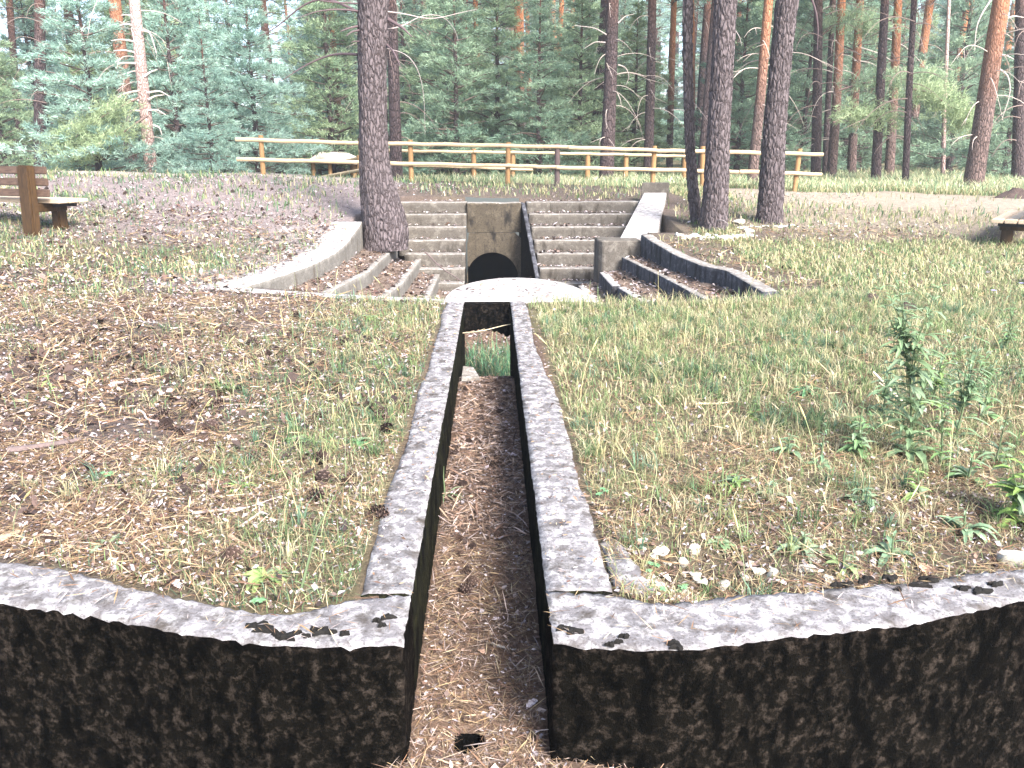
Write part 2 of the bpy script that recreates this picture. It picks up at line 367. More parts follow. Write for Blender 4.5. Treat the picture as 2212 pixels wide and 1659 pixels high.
dryc = (sst(3.4, 5, X)*sst(11.2, 13, Y)*(1-sst(17.5, 18.5, Y)))[..., None]; C = C*(1-dryc*.7)+np.array([.40, .33, .25])*dryc*.7
crest = (np.exp(-((Y-18.0)/1.0)**4)*(X < -2.6))[..., None]; C = C*(1-crest*.8)+pale*crest*.8
lip = np.exp(-((X-cur(LT[0], Y)+.55)/.5)**2)*(Y > 7.8)*(Y < 12.4); C = C*(1-lip[..., None]*.8)+np.array([.42, .37, .35])*lip[..., None]*.8
made = (((X > XLO) & (X < XRO) & (Y < FLY)) | (Y < near_mid(X)) | ((Z < outer(X, Y)-.06)))[..., None]
C = np.where(made, orange*(1+.35*n2(X, Y, 3, 77)[..., None]), C)
tread = ((Z < outer(X, Y)-.06) & (Z > -1.2) & (Y > 7))[..., None]; C = np.where(tread, np.array([.24, .175, .135])*(1+.2*n2(X, Y, 3, 71)[..., None]), C)
GF = grid_faces(len(ys), len(xs)); fx = X.reshape(-1)[GF].mean(1); fy = Y.reshape(-1)[GF].mean(1); fz = Z.reshape(-1)[GF]
GF = GF[~((fx > -.47) & (fx < .49) & (fz.min(1) < -1) & (fz.max(1) > 0) & (fy > 14.6))]   # open behind the pipe mouth
fzz = Z.reshape(-1)[GF].min(1); GMI = ((fzz < -.5) & (Y.reshape(-1)[GF].mean(1) < 2.2) & (np.abs(X.reshape(-1)[GF].mean(1)+.075) < .12)).astype(int)  # hole faces painted black for the shade of its depth
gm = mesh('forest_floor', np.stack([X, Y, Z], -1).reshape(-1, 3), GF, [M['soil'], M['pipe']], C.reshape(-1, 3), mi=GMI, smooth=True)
tag(obj('ground', gm), kind='structure')

# ------------------------------------------------------------------ walls
def sweep_wall(name, fa, fb, ztop, zbot, mats, parent, amp=.006, row=.03, chip=.012, loops=(1, 0, 2)):
    """wall between the front line fa and the back line fb (n,2+); ztop (n) or number. mats: top, front, back"""
    fa = np.asarray(fa)[:, :2]; fb = np.asarray(fb)[:, :2]; n = len(fa); zt = np.broadcast_to(np.asarray(ztop, float), (n,))
    hgt = float(zt.mean()-zbot); R1 = max(3, int(hgt/row)); K = max(4, int(np.linalg.norm(fa-fb, axis=1).mean()/row)+2)
    prof = []
    for i in range(R1+1): s = i/R1; prof.append((0.0, s))
    for k in range(1, K): prof.append((k/K, 1.0))
    for i in range(R1, -1, -1): prof.append((1.0, i/R1))
    prof = np.array(prof); L = len(prof)
    ab = fa[:, None]*(1-prof[None, :, 0:1])+fb[:, None]*prof[None, :, 0:1]
    z = zbot+(zt[:, None]-zbot)*prof[None, :, 1]
    V = np.concatenate([ab, z[..., None]], -1).reshape(-1, 3)
    isf = np.tile((prof[:, 1] >= 1) & ((prof[:, 0] == 0) | (prof[:, 0] == 1)), n)
    d = np.stack([fbm(V*5, s_, 2)*.35+fbm(V*60, s_+9, 2)*.65 for s_ in (1, 2, 3)], -1)*amp
    V2 = V+d
    ch = np.clip(fbm(V*42, 40, 3)-.15, 0, 1)*1.1+np.clip(vn(V*70, 44)-.2, 0, 1)*.6
    V2[:, 2] -= np.where(isf, .004+ch*chip, 0)
    F = grid_faces(n, L); rowi = np.tile(np.arange(L-1), n-1)
    mi = np.where((rowi >= R1) & (rowi < R1+K), 0, np.where(rowi < R1, 1, 2))
    Vc = [V2]; cf = []
    nb = len(V2)
    for e, si in ((0, 0), (n-1, 1)):                                   # end caps as grids between the two sides
        base = e*L; KK = K
        idx = np.zeros((R1+1, KK+1), int)
        for r_ in range(R1+1):
            for k in range(KK+1):
                if r_ == R1: idx[r_, k] = base+R1+k
                elif k == 0: idx[r_, k] = base+r_
                elif k == KK: idx[r_, k] = base+L-1-r_
                else:
                    p = V[base+r_]*(1-k/KK)+V[base+L-1-r_]*(k/KK)
                    p = p+np.array([fbm(p*5, q, 2)*.35+fbm(p*60, q+9, 2)*.65 for q in (1, 2, 3)])*amp
                    Vc.append(p[None]); idx[r_, k] = nb; nb += 1
        for r_ in range(R1):
            for k in range(KK):
                q = (idx[r_, k], idx[r_, k+1], idx[r_+1, k+1], idx[r_+1, k]); cf.append(q if e else q[::-1])
    F = np.concatenate([F, np.array(cf)]); mi = np.concatenate([mi, np.full(len(cf), 1)])
    me = mesh(name, np.concatenate(Vc), F, list(mats), mi=mi, smooth=True)
    bm = bmesh.new(); bm.from_mesh(me); bmesh.ops.recalc_face_normals(bm, faces=bm.faces[:]); bm.to_mesh(me); bm.free()
    return obj(name, me, parent)
def stretch(x, y0, y1, n): return np.stack([np.full(n, x)+0*np.linspace(0, 1, n), np.linspace(y0, y1, n)], -1)
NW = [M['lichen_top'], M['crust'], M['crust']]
cwl = empty('channel_wall', (XL-.07, 2.1, 0), 'low mossy concrete channel wall on the left, curving out to the left in the foreground', 'wall')
cwr = empty('channel_wall', (XR+.07, 2.1, 0), 'low mossy concrete channel wall on the right, curving out to the right in the foreground', 'wall')
def rel(o, p): o.location = (-p.location[0], -p.location[1], -p.location[2]); return o
ntop = lambda L: .0+.004*n2(L[:, 0], L[:, 1], 3, 5)
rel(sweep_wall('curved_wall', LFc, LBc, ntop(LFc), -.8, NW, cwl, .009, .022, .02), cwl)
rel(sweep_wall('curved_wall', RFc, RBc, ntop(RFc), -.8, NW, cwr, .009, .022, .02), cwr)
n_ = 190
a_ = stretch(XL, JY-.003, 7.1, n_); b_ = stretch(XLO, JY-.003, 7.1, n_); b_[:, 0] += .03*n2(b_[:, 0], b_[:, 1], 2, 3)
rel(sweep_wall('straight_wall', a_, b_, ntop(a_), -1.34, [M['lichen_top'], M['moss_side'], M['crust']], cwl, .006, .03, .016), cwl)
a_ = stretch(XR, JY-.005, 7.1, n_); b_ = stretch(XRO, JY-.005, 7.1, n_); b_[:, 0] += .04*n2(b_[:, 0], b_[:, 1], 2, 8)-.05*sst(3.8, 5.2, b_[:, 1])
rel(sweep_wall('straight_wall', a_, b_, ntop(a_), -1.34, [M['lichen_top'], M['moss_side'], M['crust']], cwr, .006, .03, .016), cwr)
# rough footing strip against the right wall
a_ = np.array([P(1325, 1195)[:2], P(1370, 1300)[:2]]); b_ = np.array([P(1345, 1175)[:2], P(1418, 1302)[:2]])
a_ = interp_curve(np.array([(.362, 2.215), (.362, 2.62)]), 24); b_ = interp_curve(np.array([(.47, 2.21), (.42, 2.62)]), 24)
fo = sweep_wall('footing_strip', a_, b_, -.012, -.12, [M['lichen_top']]*3, None, .02, .02, .02)
tag(fo, 'crumbling strip of pinkish concrete footing beside the right channel wall', 'footing')
# floor end sill and fallen tile inside the channel
sl_ = sweep_wall('channel_sill', interp_curve(np.array([(XL+.002, FLY-.03), (XR-.002, FLY-.03)]), 20), interp_curve(np.array([(XL+.002, FLY+.09), (XR-.002, FLY+.09)]), 20), -.345, -1.33, [M['soil'], M['moss_side'], M['crust']], None, .004)
tag(sl_, 'brown edge where the litter covered channel floor drops off', 'sill')
def slab(name, poly, z0, z1, m_, parent=None, bev=.006, label=None, cat=None, sub=0):
    bm = bmesh.new(); lo = [bm.verts.new((p[0], p[1], z0)) for p in poly]; hi = [bm.verts.new((p[0], p[1], z1)) for p in poly]; n = len(poly)
    bm.faces.new(hi); bm.faces.new(lo[::-1])
    for i in range(n): bm.faces.new((lo[i], lo[(i+1) % n], hi[(i+1) % n], hi[i]))
    bmesh.ops.recalc_face_normals(bm, faces=bm.faces[:])
    if bev: bmesh.ops.bevel(bm, geom=bm.edges[:], offset=bev, segments=1, affect='EDGES', clamp_overlap=True)
    me = bpy.data.meshes.new(name); bm.to_mesh(me); bm.free()
    for q in (m_ if isinstance(m_, list) else [m_]): me.materials.append(q)
    o = obj(name, me, parent)
    if label: tag(o, label, cat)
    return o
slab('loose_tile', [(XL+.02, 5.66), (XL+.15, 5.70), (XL+.10, 5.98), (XL+.02, 6.02)], -.325, -.295, M['nosing'], None, .004, 'flat pinkish concrete tile lying at the end of the channel floor', 'tile')

# coping strips, rounded platform slab and arched beam
cb = empty('rounded_platform', (.2, 7.1, 0), 'white half round concrete slab above the dark arched beam at the channel end', 'slab')
N = 49; th = np.linspace(math.pi, 0, N); CX, RX, RY = .235, .66, 1.36
fa = np.stack([CX-RX*np.linspace(1, -1, N), np.full(N, 7.115)], -1)
fb = np.stack([CX+RX*np.cos(th), 7.125+RY*np.sin(th)**.9], -1)
pl = slab('slab_top', list(map(tuple, np.concatenate([fa[::-1], fb[1:-1]])[:, :2])), -.15, .004, M['white_top'], cb, .01); rel(pl, cb)
# arched beam
bmv = []; NB = 21
for i in range(NB):
    s = i/(NB-1); x = XL+.003+(XR-XL-.006)*s; zb = -.285+.055*math.sin(math.pi*min(1, s*1.0+.12))**.6+.01*math.sin(i*2.3)
    bmv += [(x, 7.0, zb), (x, 7.0, -.003), (x, 7.112, -.003), (x, 7.112, zb)]
bmv = np.array(bmv); bmv = np.concatenate([bmv]); Fb = grid_faces(NB, 4, True); Fc = np.array([[0, 1, 2, 3], [(NB-1)*4+3, (NB-1)*4+2, (NB-1)*4+1, (NB-1)*4]])
rel(obj('arched_beam', mesh('arched_beam', bmv, np.concatenate([Fb, Fc]), M['crust']), cb), cb)
def coping(x0, x1, label, n=70, off=0.0, m_='white_top'):
    xx = np.linspace(x0, x1, n); far = np.stack([xx, cop_y(xx)+.02], -1); near = np.stack([xx, cop_y(xx)-.17-off], -1)
    zt = np.maximum(.004, outer(xx, cop_y(xx)-.1)+.004)
    o = sweep_wall('coping', near, far, zt, PITZ-.05, [M[m_], M['grey_riser'], M['grey_riser']], None, .006, .06, .01)
    return tag(o, label, 'coping')
coping(-3.0, XLO-.01, 'long pale concrete coping edging the sunken terraces left of the channel', 90, .02)
coping(CX+RX+.01, 2.9, 'half buried concrete coping under lawn grass, right of the white rounded slab', 70, 0, 'grey_riser')

# terrace walls
def terrace(pts, z, side, thick, mats, label, zb=.32, y0=None, zf=None, n=70):
    p = interp_curve(np.array(sorted(pts, key=lambda q: q[1])), n)
    if y0 is not None: p = p[p[:, 1] >= y0]
    d = np.gradient(p[:, :2], axis=0); nr = np.stack([d[:, 1], -d[:, 0]], -1); nr /= np.linalg.norm(nr, axis=1)[:, None]
    inner = p[:, :2]; out = p[:, :2]-nr*thick*(1 if side < 0 else -1)
    zt = np.full(len(p), float(z)) if zf is None else zf(p[:, 0], p[:, 1])
    o = sweep_wall('terrace_wall', inner, out, zt, z-zb, mats, None, .007, .05, .012)
    return tag(o, label, 'wall', 'terrace walls of the sunken amphitheatre')
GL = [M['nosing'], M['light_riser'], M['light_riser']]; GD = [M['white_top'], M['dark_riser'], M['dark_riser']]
def ext0(L, y): # extend a terrace curve towards the coping
    p = sorted(L, key=lambda q: q[1]); s = (p[1][0]-p[0][0])/(p[1][1]-p[0][1])
    return [(p[0][0]+(y-p[0][1])*s, y)]+p if p[0][1] > y+.1 else p
Lz = lambda x, y: np.maximum(0.006, outer(x-.2, y)+.012)
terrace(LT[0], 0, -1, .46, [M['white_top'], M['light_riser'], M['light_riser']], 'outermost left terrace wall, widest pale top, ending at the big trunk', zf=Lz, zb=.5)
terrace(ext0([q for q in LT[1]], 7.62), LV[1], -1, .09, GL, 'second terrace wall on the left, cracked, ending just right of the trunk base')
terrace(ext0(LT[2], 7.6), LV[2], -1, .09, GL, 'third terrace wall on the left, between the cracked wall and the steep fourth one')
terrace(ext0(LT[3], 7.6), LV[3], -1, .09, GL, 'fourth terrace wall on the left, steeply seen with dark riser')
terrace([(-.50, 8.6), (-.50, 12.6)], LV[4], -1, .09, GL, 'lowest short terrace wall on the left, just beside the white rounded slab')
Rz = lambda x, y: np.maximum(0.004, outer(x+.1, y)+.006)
terrace(RTc[0], 0, 1, .16, [M['nosing'], M['dark_riser'], M['dark_riser']], 'outermost right terrace wall with long dark shaded riser', zf=Rz, zb=.5)
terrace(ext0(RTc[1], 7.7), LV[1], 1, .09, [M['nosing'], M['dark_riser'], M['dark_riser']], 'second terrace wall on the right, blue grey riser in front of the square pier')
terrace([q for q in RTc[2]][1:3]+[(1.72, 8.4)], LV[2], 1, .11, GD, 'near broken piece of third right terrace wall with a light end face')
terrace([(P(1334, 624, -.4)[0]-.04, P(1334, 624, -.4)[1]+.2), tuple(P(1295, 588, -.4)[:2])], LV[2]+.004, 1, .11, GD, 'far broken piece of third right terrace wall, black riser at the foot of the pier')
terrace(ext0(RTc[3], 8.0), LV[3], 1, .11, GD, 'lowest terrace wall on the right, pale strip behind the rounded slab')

# stairs at the back of the pit
STEPS = [(14.5, .414), (14.2, .232), (13.9, .044), (13.6, -.146), (13.3, -.329), (13.0, -.524), (12.7, -.71), (12.4, -.90), (12.1, -1.09)]
def flight(x0f, x1f, steps, label, mats):
    root = empty('stair_flight', (x0f(14), 13.2, PITZ), label, 'steps')
    for i, (D, z) in enumerate(steps):
        x0, x1 = x0f(D), x1f(D); nn = max(12, int((x1-x0)/.05)); xx = np.linspace(x0, x1, nn)
        yb = D+.30-.004 if i else D+.38
        fa = np.stack([xx, np.full(nn, D)+.008*n2(xx, xx*0+D, 3, i)], -1); fb = np.stack([xx, np.full(nn, yb)], -1)
        o = sweep_wall('step', fa, fb, z+.008*n2(xx, xx*0+D*3, 1.5, 60+i)-.01*i*0, z-.24, mats, root, .006, .05, .014); rel(o, root)
        xa = np.linspace(x0+.002, x1-.002, nn)                        # worn pale nosing
    return root
ST = [M['nosing'], M['grey_riser'], M['grey_riser']]
flight(lambda D: -1.62+max(0, (13.9-D))*.38, lambda D: -.43, STEPS[:7], 'left flight of grey concrete steps between the big trunk and the culvert', ST)
flight(lambda D: .60+(14.5-D)*.10, lambda D: (2.62 if D > 13.7 else 2.3 if D > 13 else 1.75), STEPS, 'right flight of wide grey steps between culvert and white sloping cheek', ST)

# culvert headwall with round pipe
cu = empty('culvert', (0.03, 14.5, PITZ), 'ochre concrete culvert wall with a round black pipe mouth', 'culvert')
hx0, hx1, hy = -.425, .50, 14.50
PXc, PZc, PR = .005, -.875, .45
bm = bmesh.new(); K = 40; ring = [bm.verts.new((PXc+PR*math.cos(2*math.pi*k/K), hy, PZc+PR*math.sin(2*math.pi*k/K))) for k in range(K)]
zt_, zb_ = -.098, PITZ-.08
def sqp(a):
    c, s = math.cos(a), math.sin(a)
    tx = (hx1-PXc)/c if c > 1e-6 else ((hx0-PXc)/c if c < -1e-6 else 1e9); tz = (zt_-PZc)/s if s > 1e-6 else ((zb_-PZc)/s if s < -1e-6 else 1e9)
    t_ = min(tx, tz); return (PXc+c*t_, hy, PZc+s*t_)
outr = [bm.verts.new(sqp(2*math.pi*k/K)) for k in range(K)]
inn = [bm.verts.new((v.co.x, hy+3.0, v.co.z)) for v in ring]
for k in range(K):
    k2 = (k+1) % K; bm.faces.new((ring[k], ring[k2], outr[k2], outr[k]))
f_ = len(bm.faces)
me = bpy.data.meshes.new('pipe_panel'); bm2 = bm
bm.verts.ensure_lookup_table()
for v in inn: bm.verts.remove(v)
bmesh.ops.recalc_face_normals(bm, faces=bm.faces[:]); ex = bmesh.ops.solidify(bm, geom=bm.faces[:], thickness=.12); bm.to_mesh(me); bm.free(); me.materials.append(M['head'])
rel(obj('pipe_panel', me, cu), cu)
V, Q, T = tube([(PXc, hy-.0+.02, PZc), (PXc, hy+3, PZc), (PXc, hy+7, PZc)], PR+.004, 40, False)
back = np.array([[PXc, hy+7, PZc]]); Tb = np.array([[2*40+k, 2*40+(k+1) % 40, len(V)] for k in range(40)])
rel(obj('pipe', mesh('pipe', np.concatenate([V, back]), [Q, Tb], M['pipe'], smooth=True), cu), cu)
xx = np.linspace(hx0, hx1, 30); rel(sweep_wall('upper_beam', np.stack([xx, 0*xx+14.44], -1), np.stack([xx, 0*xx+14.75], -1), .41+.012*n2(xx, xx*0, 5, 3), -.09, [M['nosing'], M['head'], M['head']], cu, .008, .04, .02), cu)
yy = np.linspace(12.0, 14.74, 40)
ztop_s = np.interp(yy, [12.1, 12.4, 12.7, 13.0, 13.3, 13.6, 13.9, 14.2, 14.5], [-1.09, -.9, -.71, -.524, -.33, -.146, .044, .232, .40])+.0
rel(sweep_wall('wing_wall', np.stack([.505+(14.5-yy)*.10, yy], -1), np.stack([.572+(14.5-yy)*.10, yy], -1), ztop_s, PITZ-.05, [M['dark_riser'], M['crust'], M['dark_riser']], cu, .008, .05, .02), cu)  # black crust colour stands in for the shadow on this wing
0 and rel(sweep_wall('wing_wall', np.stack([0*yy-.428+.06, yy], -1)[18:], np.stack([0*yy-.45+.02, yy], -1)[18:]*1.0, ztop_s[18:]-.0, PITZ-.05, [M['grey_riser'], M['grey_riser'], M['grey_riser']], cu, .003, .05, .006), cu)
# soil lip above the culvert hides the sheet edge
# cheek slab, end block, pier
ck = empty('stair_cheek', (2.5, 13.5, 0), 'white sloping concrete cheek slab with upright end block, right of the steps', 'cheek wall')
A0, A1 = PD(1340, 512, 12.3), PD(1418, 500, 12.3); B0, B1 = PD(1391, 416, 14.75), PD(1440, 416, 14.75)
A1[2] = A0[2]
def prism8(name, lo, hi, m_, parent, bev=.01):
    bm = bmesh.new(); a = [bm.verts.new(tuple(p)) for p in lo]; b2 = [bm.verts.new(tuple(p)) for p in hi]
    bm.faces.new(a[::-1]); bm.faces.new(b2)
    for i in range(4): bm.faces.new((a[i], a[(i+1) % 4], b2[(i+1) % 4], b2[i]))
    bmesh.ops.recalc_face_normals(bm, faces=bm.faces[:]); bmesh.ops.bevel(bm, geom=bm.edges[:], offset=bev, segments=1, affect='EDGES')
    me = bpy.data.meshes.new(name); bm.to_mesh(me); bm.free(); me.materials.append(m_); return obj(name, me, parent)
hi = [A0, A1, B1, B0]; lo = [np.array([p[0], p[1], p[2]-.75]) for p in hi]
rel(prism8('sloping_slab', lo, hi, M['white_top'], ck), ck)
C0, C1, D1, D0 = PD(1386, 395, 14.77), PD(1446, 395, 14.77), PD(1446, 395, 15.0), PD(1390, 395, 15.0)
rel(prism8('end_block', [np.array([p[0], p[1], .1]) for p in (C0, C1, D1, D0)], [np.array([p[0], p[1], C0[2]]) for p in (C0, C1, D1, D0)], M['grey_riser'], ck), ck)
p0, p1 = PD(1294, 520, 11.9), PD(1383, 521, 11.9); zt = p0[2]
pr = slab('square_pier', [(p0[0]+.06, 11.9), (p0[0], 11.98), (p0[0], 12.45), (p1[0]+.02, 12.45), (p1[0]+.02, 11.9)], PITZ, zt, M['grey_riser'], None, .015, 'square grey concrete pier at the foot of the white sloping cheek', 'pier')

# ------------------------------------------------------------------ fences
def pole(name, a, b_, r, m_, parent, seg=12, n=2):
    a = np.array(a, float); b_ = np.array(b_, float); V, Q, T = tube([a*(1-k/n)+b_*k/n for k in range(n+1)], r, seg)
    c = (V[-2]+V[-1])/2
    return rel(obj(name, mesh(name, V, [Q, T], m_, smooth=False), parent), parent) if parent else obj(name, mesh(name, V, [Q, T], m_))
fe = empty('wooden_fence', PD(1100, 402, 18), 'nearer wooden two rail pole fence along the top of the bank', 'fence')
for i, (u, v) in enumerate(((563, 292), (778, 300), (886, 302), (1098, 307), (1204, 310), (1414, 315), (1518, 316), (1728, 321))):
    p = PD(u, v, 18.0); lean = [.01, -.02, .0, .015, -.01, .01, -.05, .045][i]
    pole('post', (p[0]-lean, 18, gz(p[0], 18)-.1), (p[0], 18, p[2]), .052 if i != 4 else .058, M['post_old' if i == 4 else 'post'], fe)
def rails(parent, pts, D, r, m_, off=-.075, wob=.006):
    for k in range(len(pts)-1):
        a, b_ = PD(*pts[k], D+off*(1 if k % 2 else .6)), PD(*pts[k+1], D+off*(1 if k % 2 else .6)); b_[0] += .02; a[0] -= .02
        a[2] += random.uniform(-wob, wob); b_[2] += random.uniform(-wob, wob)
        n = 8; L = [a*(1-i/n)+b_*i/n+np.array([0, 0, wob*math.sin(i*1.7+k)]) for i in range(n+1)]
        V, Q, T = tube(L, np.linspace(r*1.06, r*.94, n+1), 10); rel(obj('rail', mesh('rail', V, [Q, T], m_), parent), parent)
rails(fe, [(511, 301), (790, 309), (960, 312), (1230, 318), (1420, 325), (1560, 327.5), (1776, 333)], 18, .042, M['rail'])
rails(fe, [(514, 344), (790, 351), (1098, 358), (1204, 362), (1420, 367), (1600, 371), (1773, 376.5)], 18, .042, M['rail'])
fr = empty('wooden_fence', PD(1100, 390, 23), 'farther orange brown rail fence seen through the nearer one', 'fence')
for u, v in ((855, 318), (1023, 321), (1108, 325), (1270, 329), (1353, 331), (1480, 333)):
    p = PD(u, v, 23.0); pole('post', (p[0], 23, gz(p[0], 23)-.1), (p[0], 23, p[2]), .065, M['post'], fr)
rails(fr, [(838, 325), (1025, 328), (1195, 331), (1350, 334), (1490, 338)], 23, .04, M['rail'])
rails(fr, [(838, 356), (1025, 361), (1149, 367)], 23, .035, M['rail'])
for (u0, v0, u1, v1) in ((730, 352, 842, 325), (690, 384, 842, 356)):
    a, b_ = PD(u0, v0, 26.5), PD(u1, v1, 23.0); pole('rail', a, b_, .05, M['rail'], fr)
p = PD(775, 335, 24.5); pole('post', (p[0], 24.5, gz(p[0], 24.5)-.1), p, .06, M['post'], fr)

# little open shelter behind the fence
sh = empty('shelter', PD(720, 385, 30), 'small open shelter with a pale sloping roof behind the left end of the fence', 'shelter')
r0, r1, r2, r3 = PD(663, 346, 29), PD(795, 350, 29), PD(748, 328, 31), PD(692, 328, 31)
hi = [r0, r1, r2, r3]; lo = [q-np.array([0, 0, .09]) for q in hi]; rel(prism8('roof', lo, hi, M['thatch'], sh, .01), sh)
r4, r5 = PD(797, 350, 33), PD(663, 350, 33)
hi = [r3+np.array([0, .02, 0]), r2+np.array([0, .02, 0]), r4, r5]; lo = [q-np.array([0, 0, .09]) for q in hi]; rel(prism8('roof', lo, hi, M['bench_dark'], sh, .01), sh)
for u, D in ((676, 29.3), (712, 29.3), (765, 29.3), (690, 32.6), (760, 32.6)):
    p = PD(u, 350, D); pole('support', (p[0], D, gz(p[0], D)-.1), p, .07, M['post'], sh)

# ------------------------------------------------------------------ benches
def boxm(name, c, sx, sy, sz, m_, parent, rot=(0, 0, 0), bev=.008):
    bm = bmesh.new(); bmesh.ops.create_cube(bm, size=1); bmesh.ops.scale(bm, vec=(sx, sy, sz), verts=bm.verts[:])
    bmesh.ops.bevel(bm, geom=bm.edges[:], offset=bev, segments=2, affect='EDGES'); me = bpy.data.meshes.new(name); bm.to_mesh(me); bm.free()
    me.materials.append(m_); return obj(name, me, parent, c, rot)
def bench(loc, rz, label, L=1.9, x0=-1.68, mirror=False):
    """local x: along the bench, +x = near free end; y: from the backrest to the seat front"""
    o = empty('park_bench', loc, label, 'bench', None, rz)
    if mirror: o.scale = (-1, 1, 1)
    for x in (x0+.05, 0):
        boxm('upright', (x, -.01, .36), .205, .12, 1.0, M['bench_dark'], o, (R(-3), 0, 0), .02)
        boxm('seat_support', (x, .26, .335), .10, .48, .11, M['bench_dark'], o)
        boxm('front_leg', (x, .40, .10), .14, .14, .40, M['bench_dark'], o, (0, 0, 0), .015)
    for z in (.80, .655, .52): boxm('back_slat', ((x0+.16)/2, .085, z), .16-x0+.2, .045, .095, M['bench_slat'], o, (R(-4), 0, 0))
    for y in (.20, .355, .51): boxm('seat_plank', ((x0+.25)/2, y, .415), .25-x0+.2, .145, .05, M['bench_top'], o)
    boxm('bracket', (.20, .34, .365), .05, .34, .045, M['iron'], o)
    return o
pb = PG(75, 508, outer)
bench((pb[0], pb[1], gz(pb[0], pb[1])), R(-24), 'dark wooden bench with slatted back at the left edge of the clearing')
bench((7.30, 10.95, gz(7.30, 10.95)-.07), R(53), 'bench with pale seat planks cut off by the right edge of the picture', mirror=True)
pw = PG(2214, 618, outer); pole('timber_stub', (pw[0]+.05, pw[1], pw[2]-.1), (pw[0]+.07, pw[1]+.02, pw[2]+.2), .06, M['bench_dark'], None)
tag(COL.objects['timber_stub'], 'dark upright timber stub in the grass at the extreme right', 'stump')

# ------------------------------------------------------------------ trees
def worley(u, v, s=0):
    iu, iv = np.floor(u).astype(np.int64), np.floor(v).astype(np.int64); f1 = np.full(u.shape, 9.); f2 = f1.copy(); idn = np.zeros(u.shape)
    for a in (-1, 0, 1):
        for b_ in (-1, 0, 1):
            ju, jv = iu+a, iv+b_; z = ju*0
            d = np.hypot(ju+_h(ju, jv, z, s)-u, jv+_h(ju, jv, z, s+5)-v)
            nearer = d < f1; f2 = np.where(nearer, f1, np.minimum(f2, d)); idn = np.where(nearer, _h(ju, jv, z, s+9), idn); f1 = np.minimum(f1, d)
    return f1, f2, idn
def trunk_mesh(name, path, rad, m_, seg=20, rows=60, plate=0, flare=.35, seed=0, wob=.0):
    path = np.asarray(path, float); rad = np.asarray(rad, float)
    s = np.linspace(0, 1, len(path)); q = np.linspace(0, 1, rows)**1.15
    C = np.stack([np.interp(q, s, path[:, k]) for k in range(3)], -1); r = np.interp(q, s, rad)
    for _ in range(3): C[1:-1] = (C[:-2]+2*C[1:-1]+C[2:])/4
    hgt = C[:, 2]-C[0, 2]; th = np.linspace(-math.pi/2+math.pi, 1.5*math.pi+math.pi, seg, endpoint=False)
    TH, HH = np.meshgrid(th, hgt); RR = np.repeat(r[:, None], seg, 1)
    Pn = np.stack([np.cos(TH)*1.2, np.sin(TH)*1.2, HH*.7], -1)
    RR = RR*(1+.06*fbm(Pn*1.5, seed)+flare*np.exp(-HH/.22)*(1+.6*vn(Pn*np.array([2.2, 2.2, .3]), seed+3)))
    if plate:
        ang = (TH-th[0]); f1, f2, idn = worley(ang*RR.mean()/plate+.35*vn(np.stack([TH*3, HH*5, 0*HH], -1), seed), HH/(plate*4.2), seed)
        RR = RR+.020*np.clip((f2-f1)*2.6, 0, 1)*(.4+.6*idn)-.010+.006*fbm(np.stack([np.cos(TH)*6, np.sin(TH)*6, HH*12], -1), 4)
    V = np.stack([C[:, None, 0]+RR*np.cos(TH), C[:, None, 1]+RR*np.sin(TH), np.repeat(C[:, 2:3], seg, 1)], -1).reshape(-1, 3)
    F = grid_faces(rows, seg, True)
    return mesh(name, V, [F, np.zeros((0, 3), int)][:1], m_, smooth=True)
def tufts(C, D, n, L, W, col, rng):
    """needle shoots: n thin triangles round each centre C, leaning along D"""
    k = len(C); d = D[:, None, :]*1.1+rng.normal(0, .75, (k, n, 3)); d /= np.linalg.norm(d, axis=2)[..., None]
    l = L*rng.uniform(.6, 1.25, (k, n, 1)); side = np.cross(d, rng.normal(0, 1, (k, n, 3))); side /= np.linalg.norm(side, axis=2)[..., None]+1e-9
    c = C[:, None, :]+rng.normal(0, L*.25, (k, n, 3))
    V = np.stack([c-side*W, c+side*W, c+d*l], 2).reshape(-1, 3); T = np.arange(k*n*3).reshape(-1, 3)
    cc = np.repeat(col, n*3, 0)*rng.uniform(.8, 1.2, (k*n, 1)).repeat(3, 0)
    return V, T, cc
PAL = {'blue': ((.28, .43, .36), (.45, .60, .50)), 'green': ((.23, .33, .21), (.42, .52, .32)), 'deep': ((.19, .29, .21), (.33, .44, .30)), 'yellow': ((.28, .37, .20), (.46, .54, .32))}  # blue lightened to carry the glare over the left-hand trees
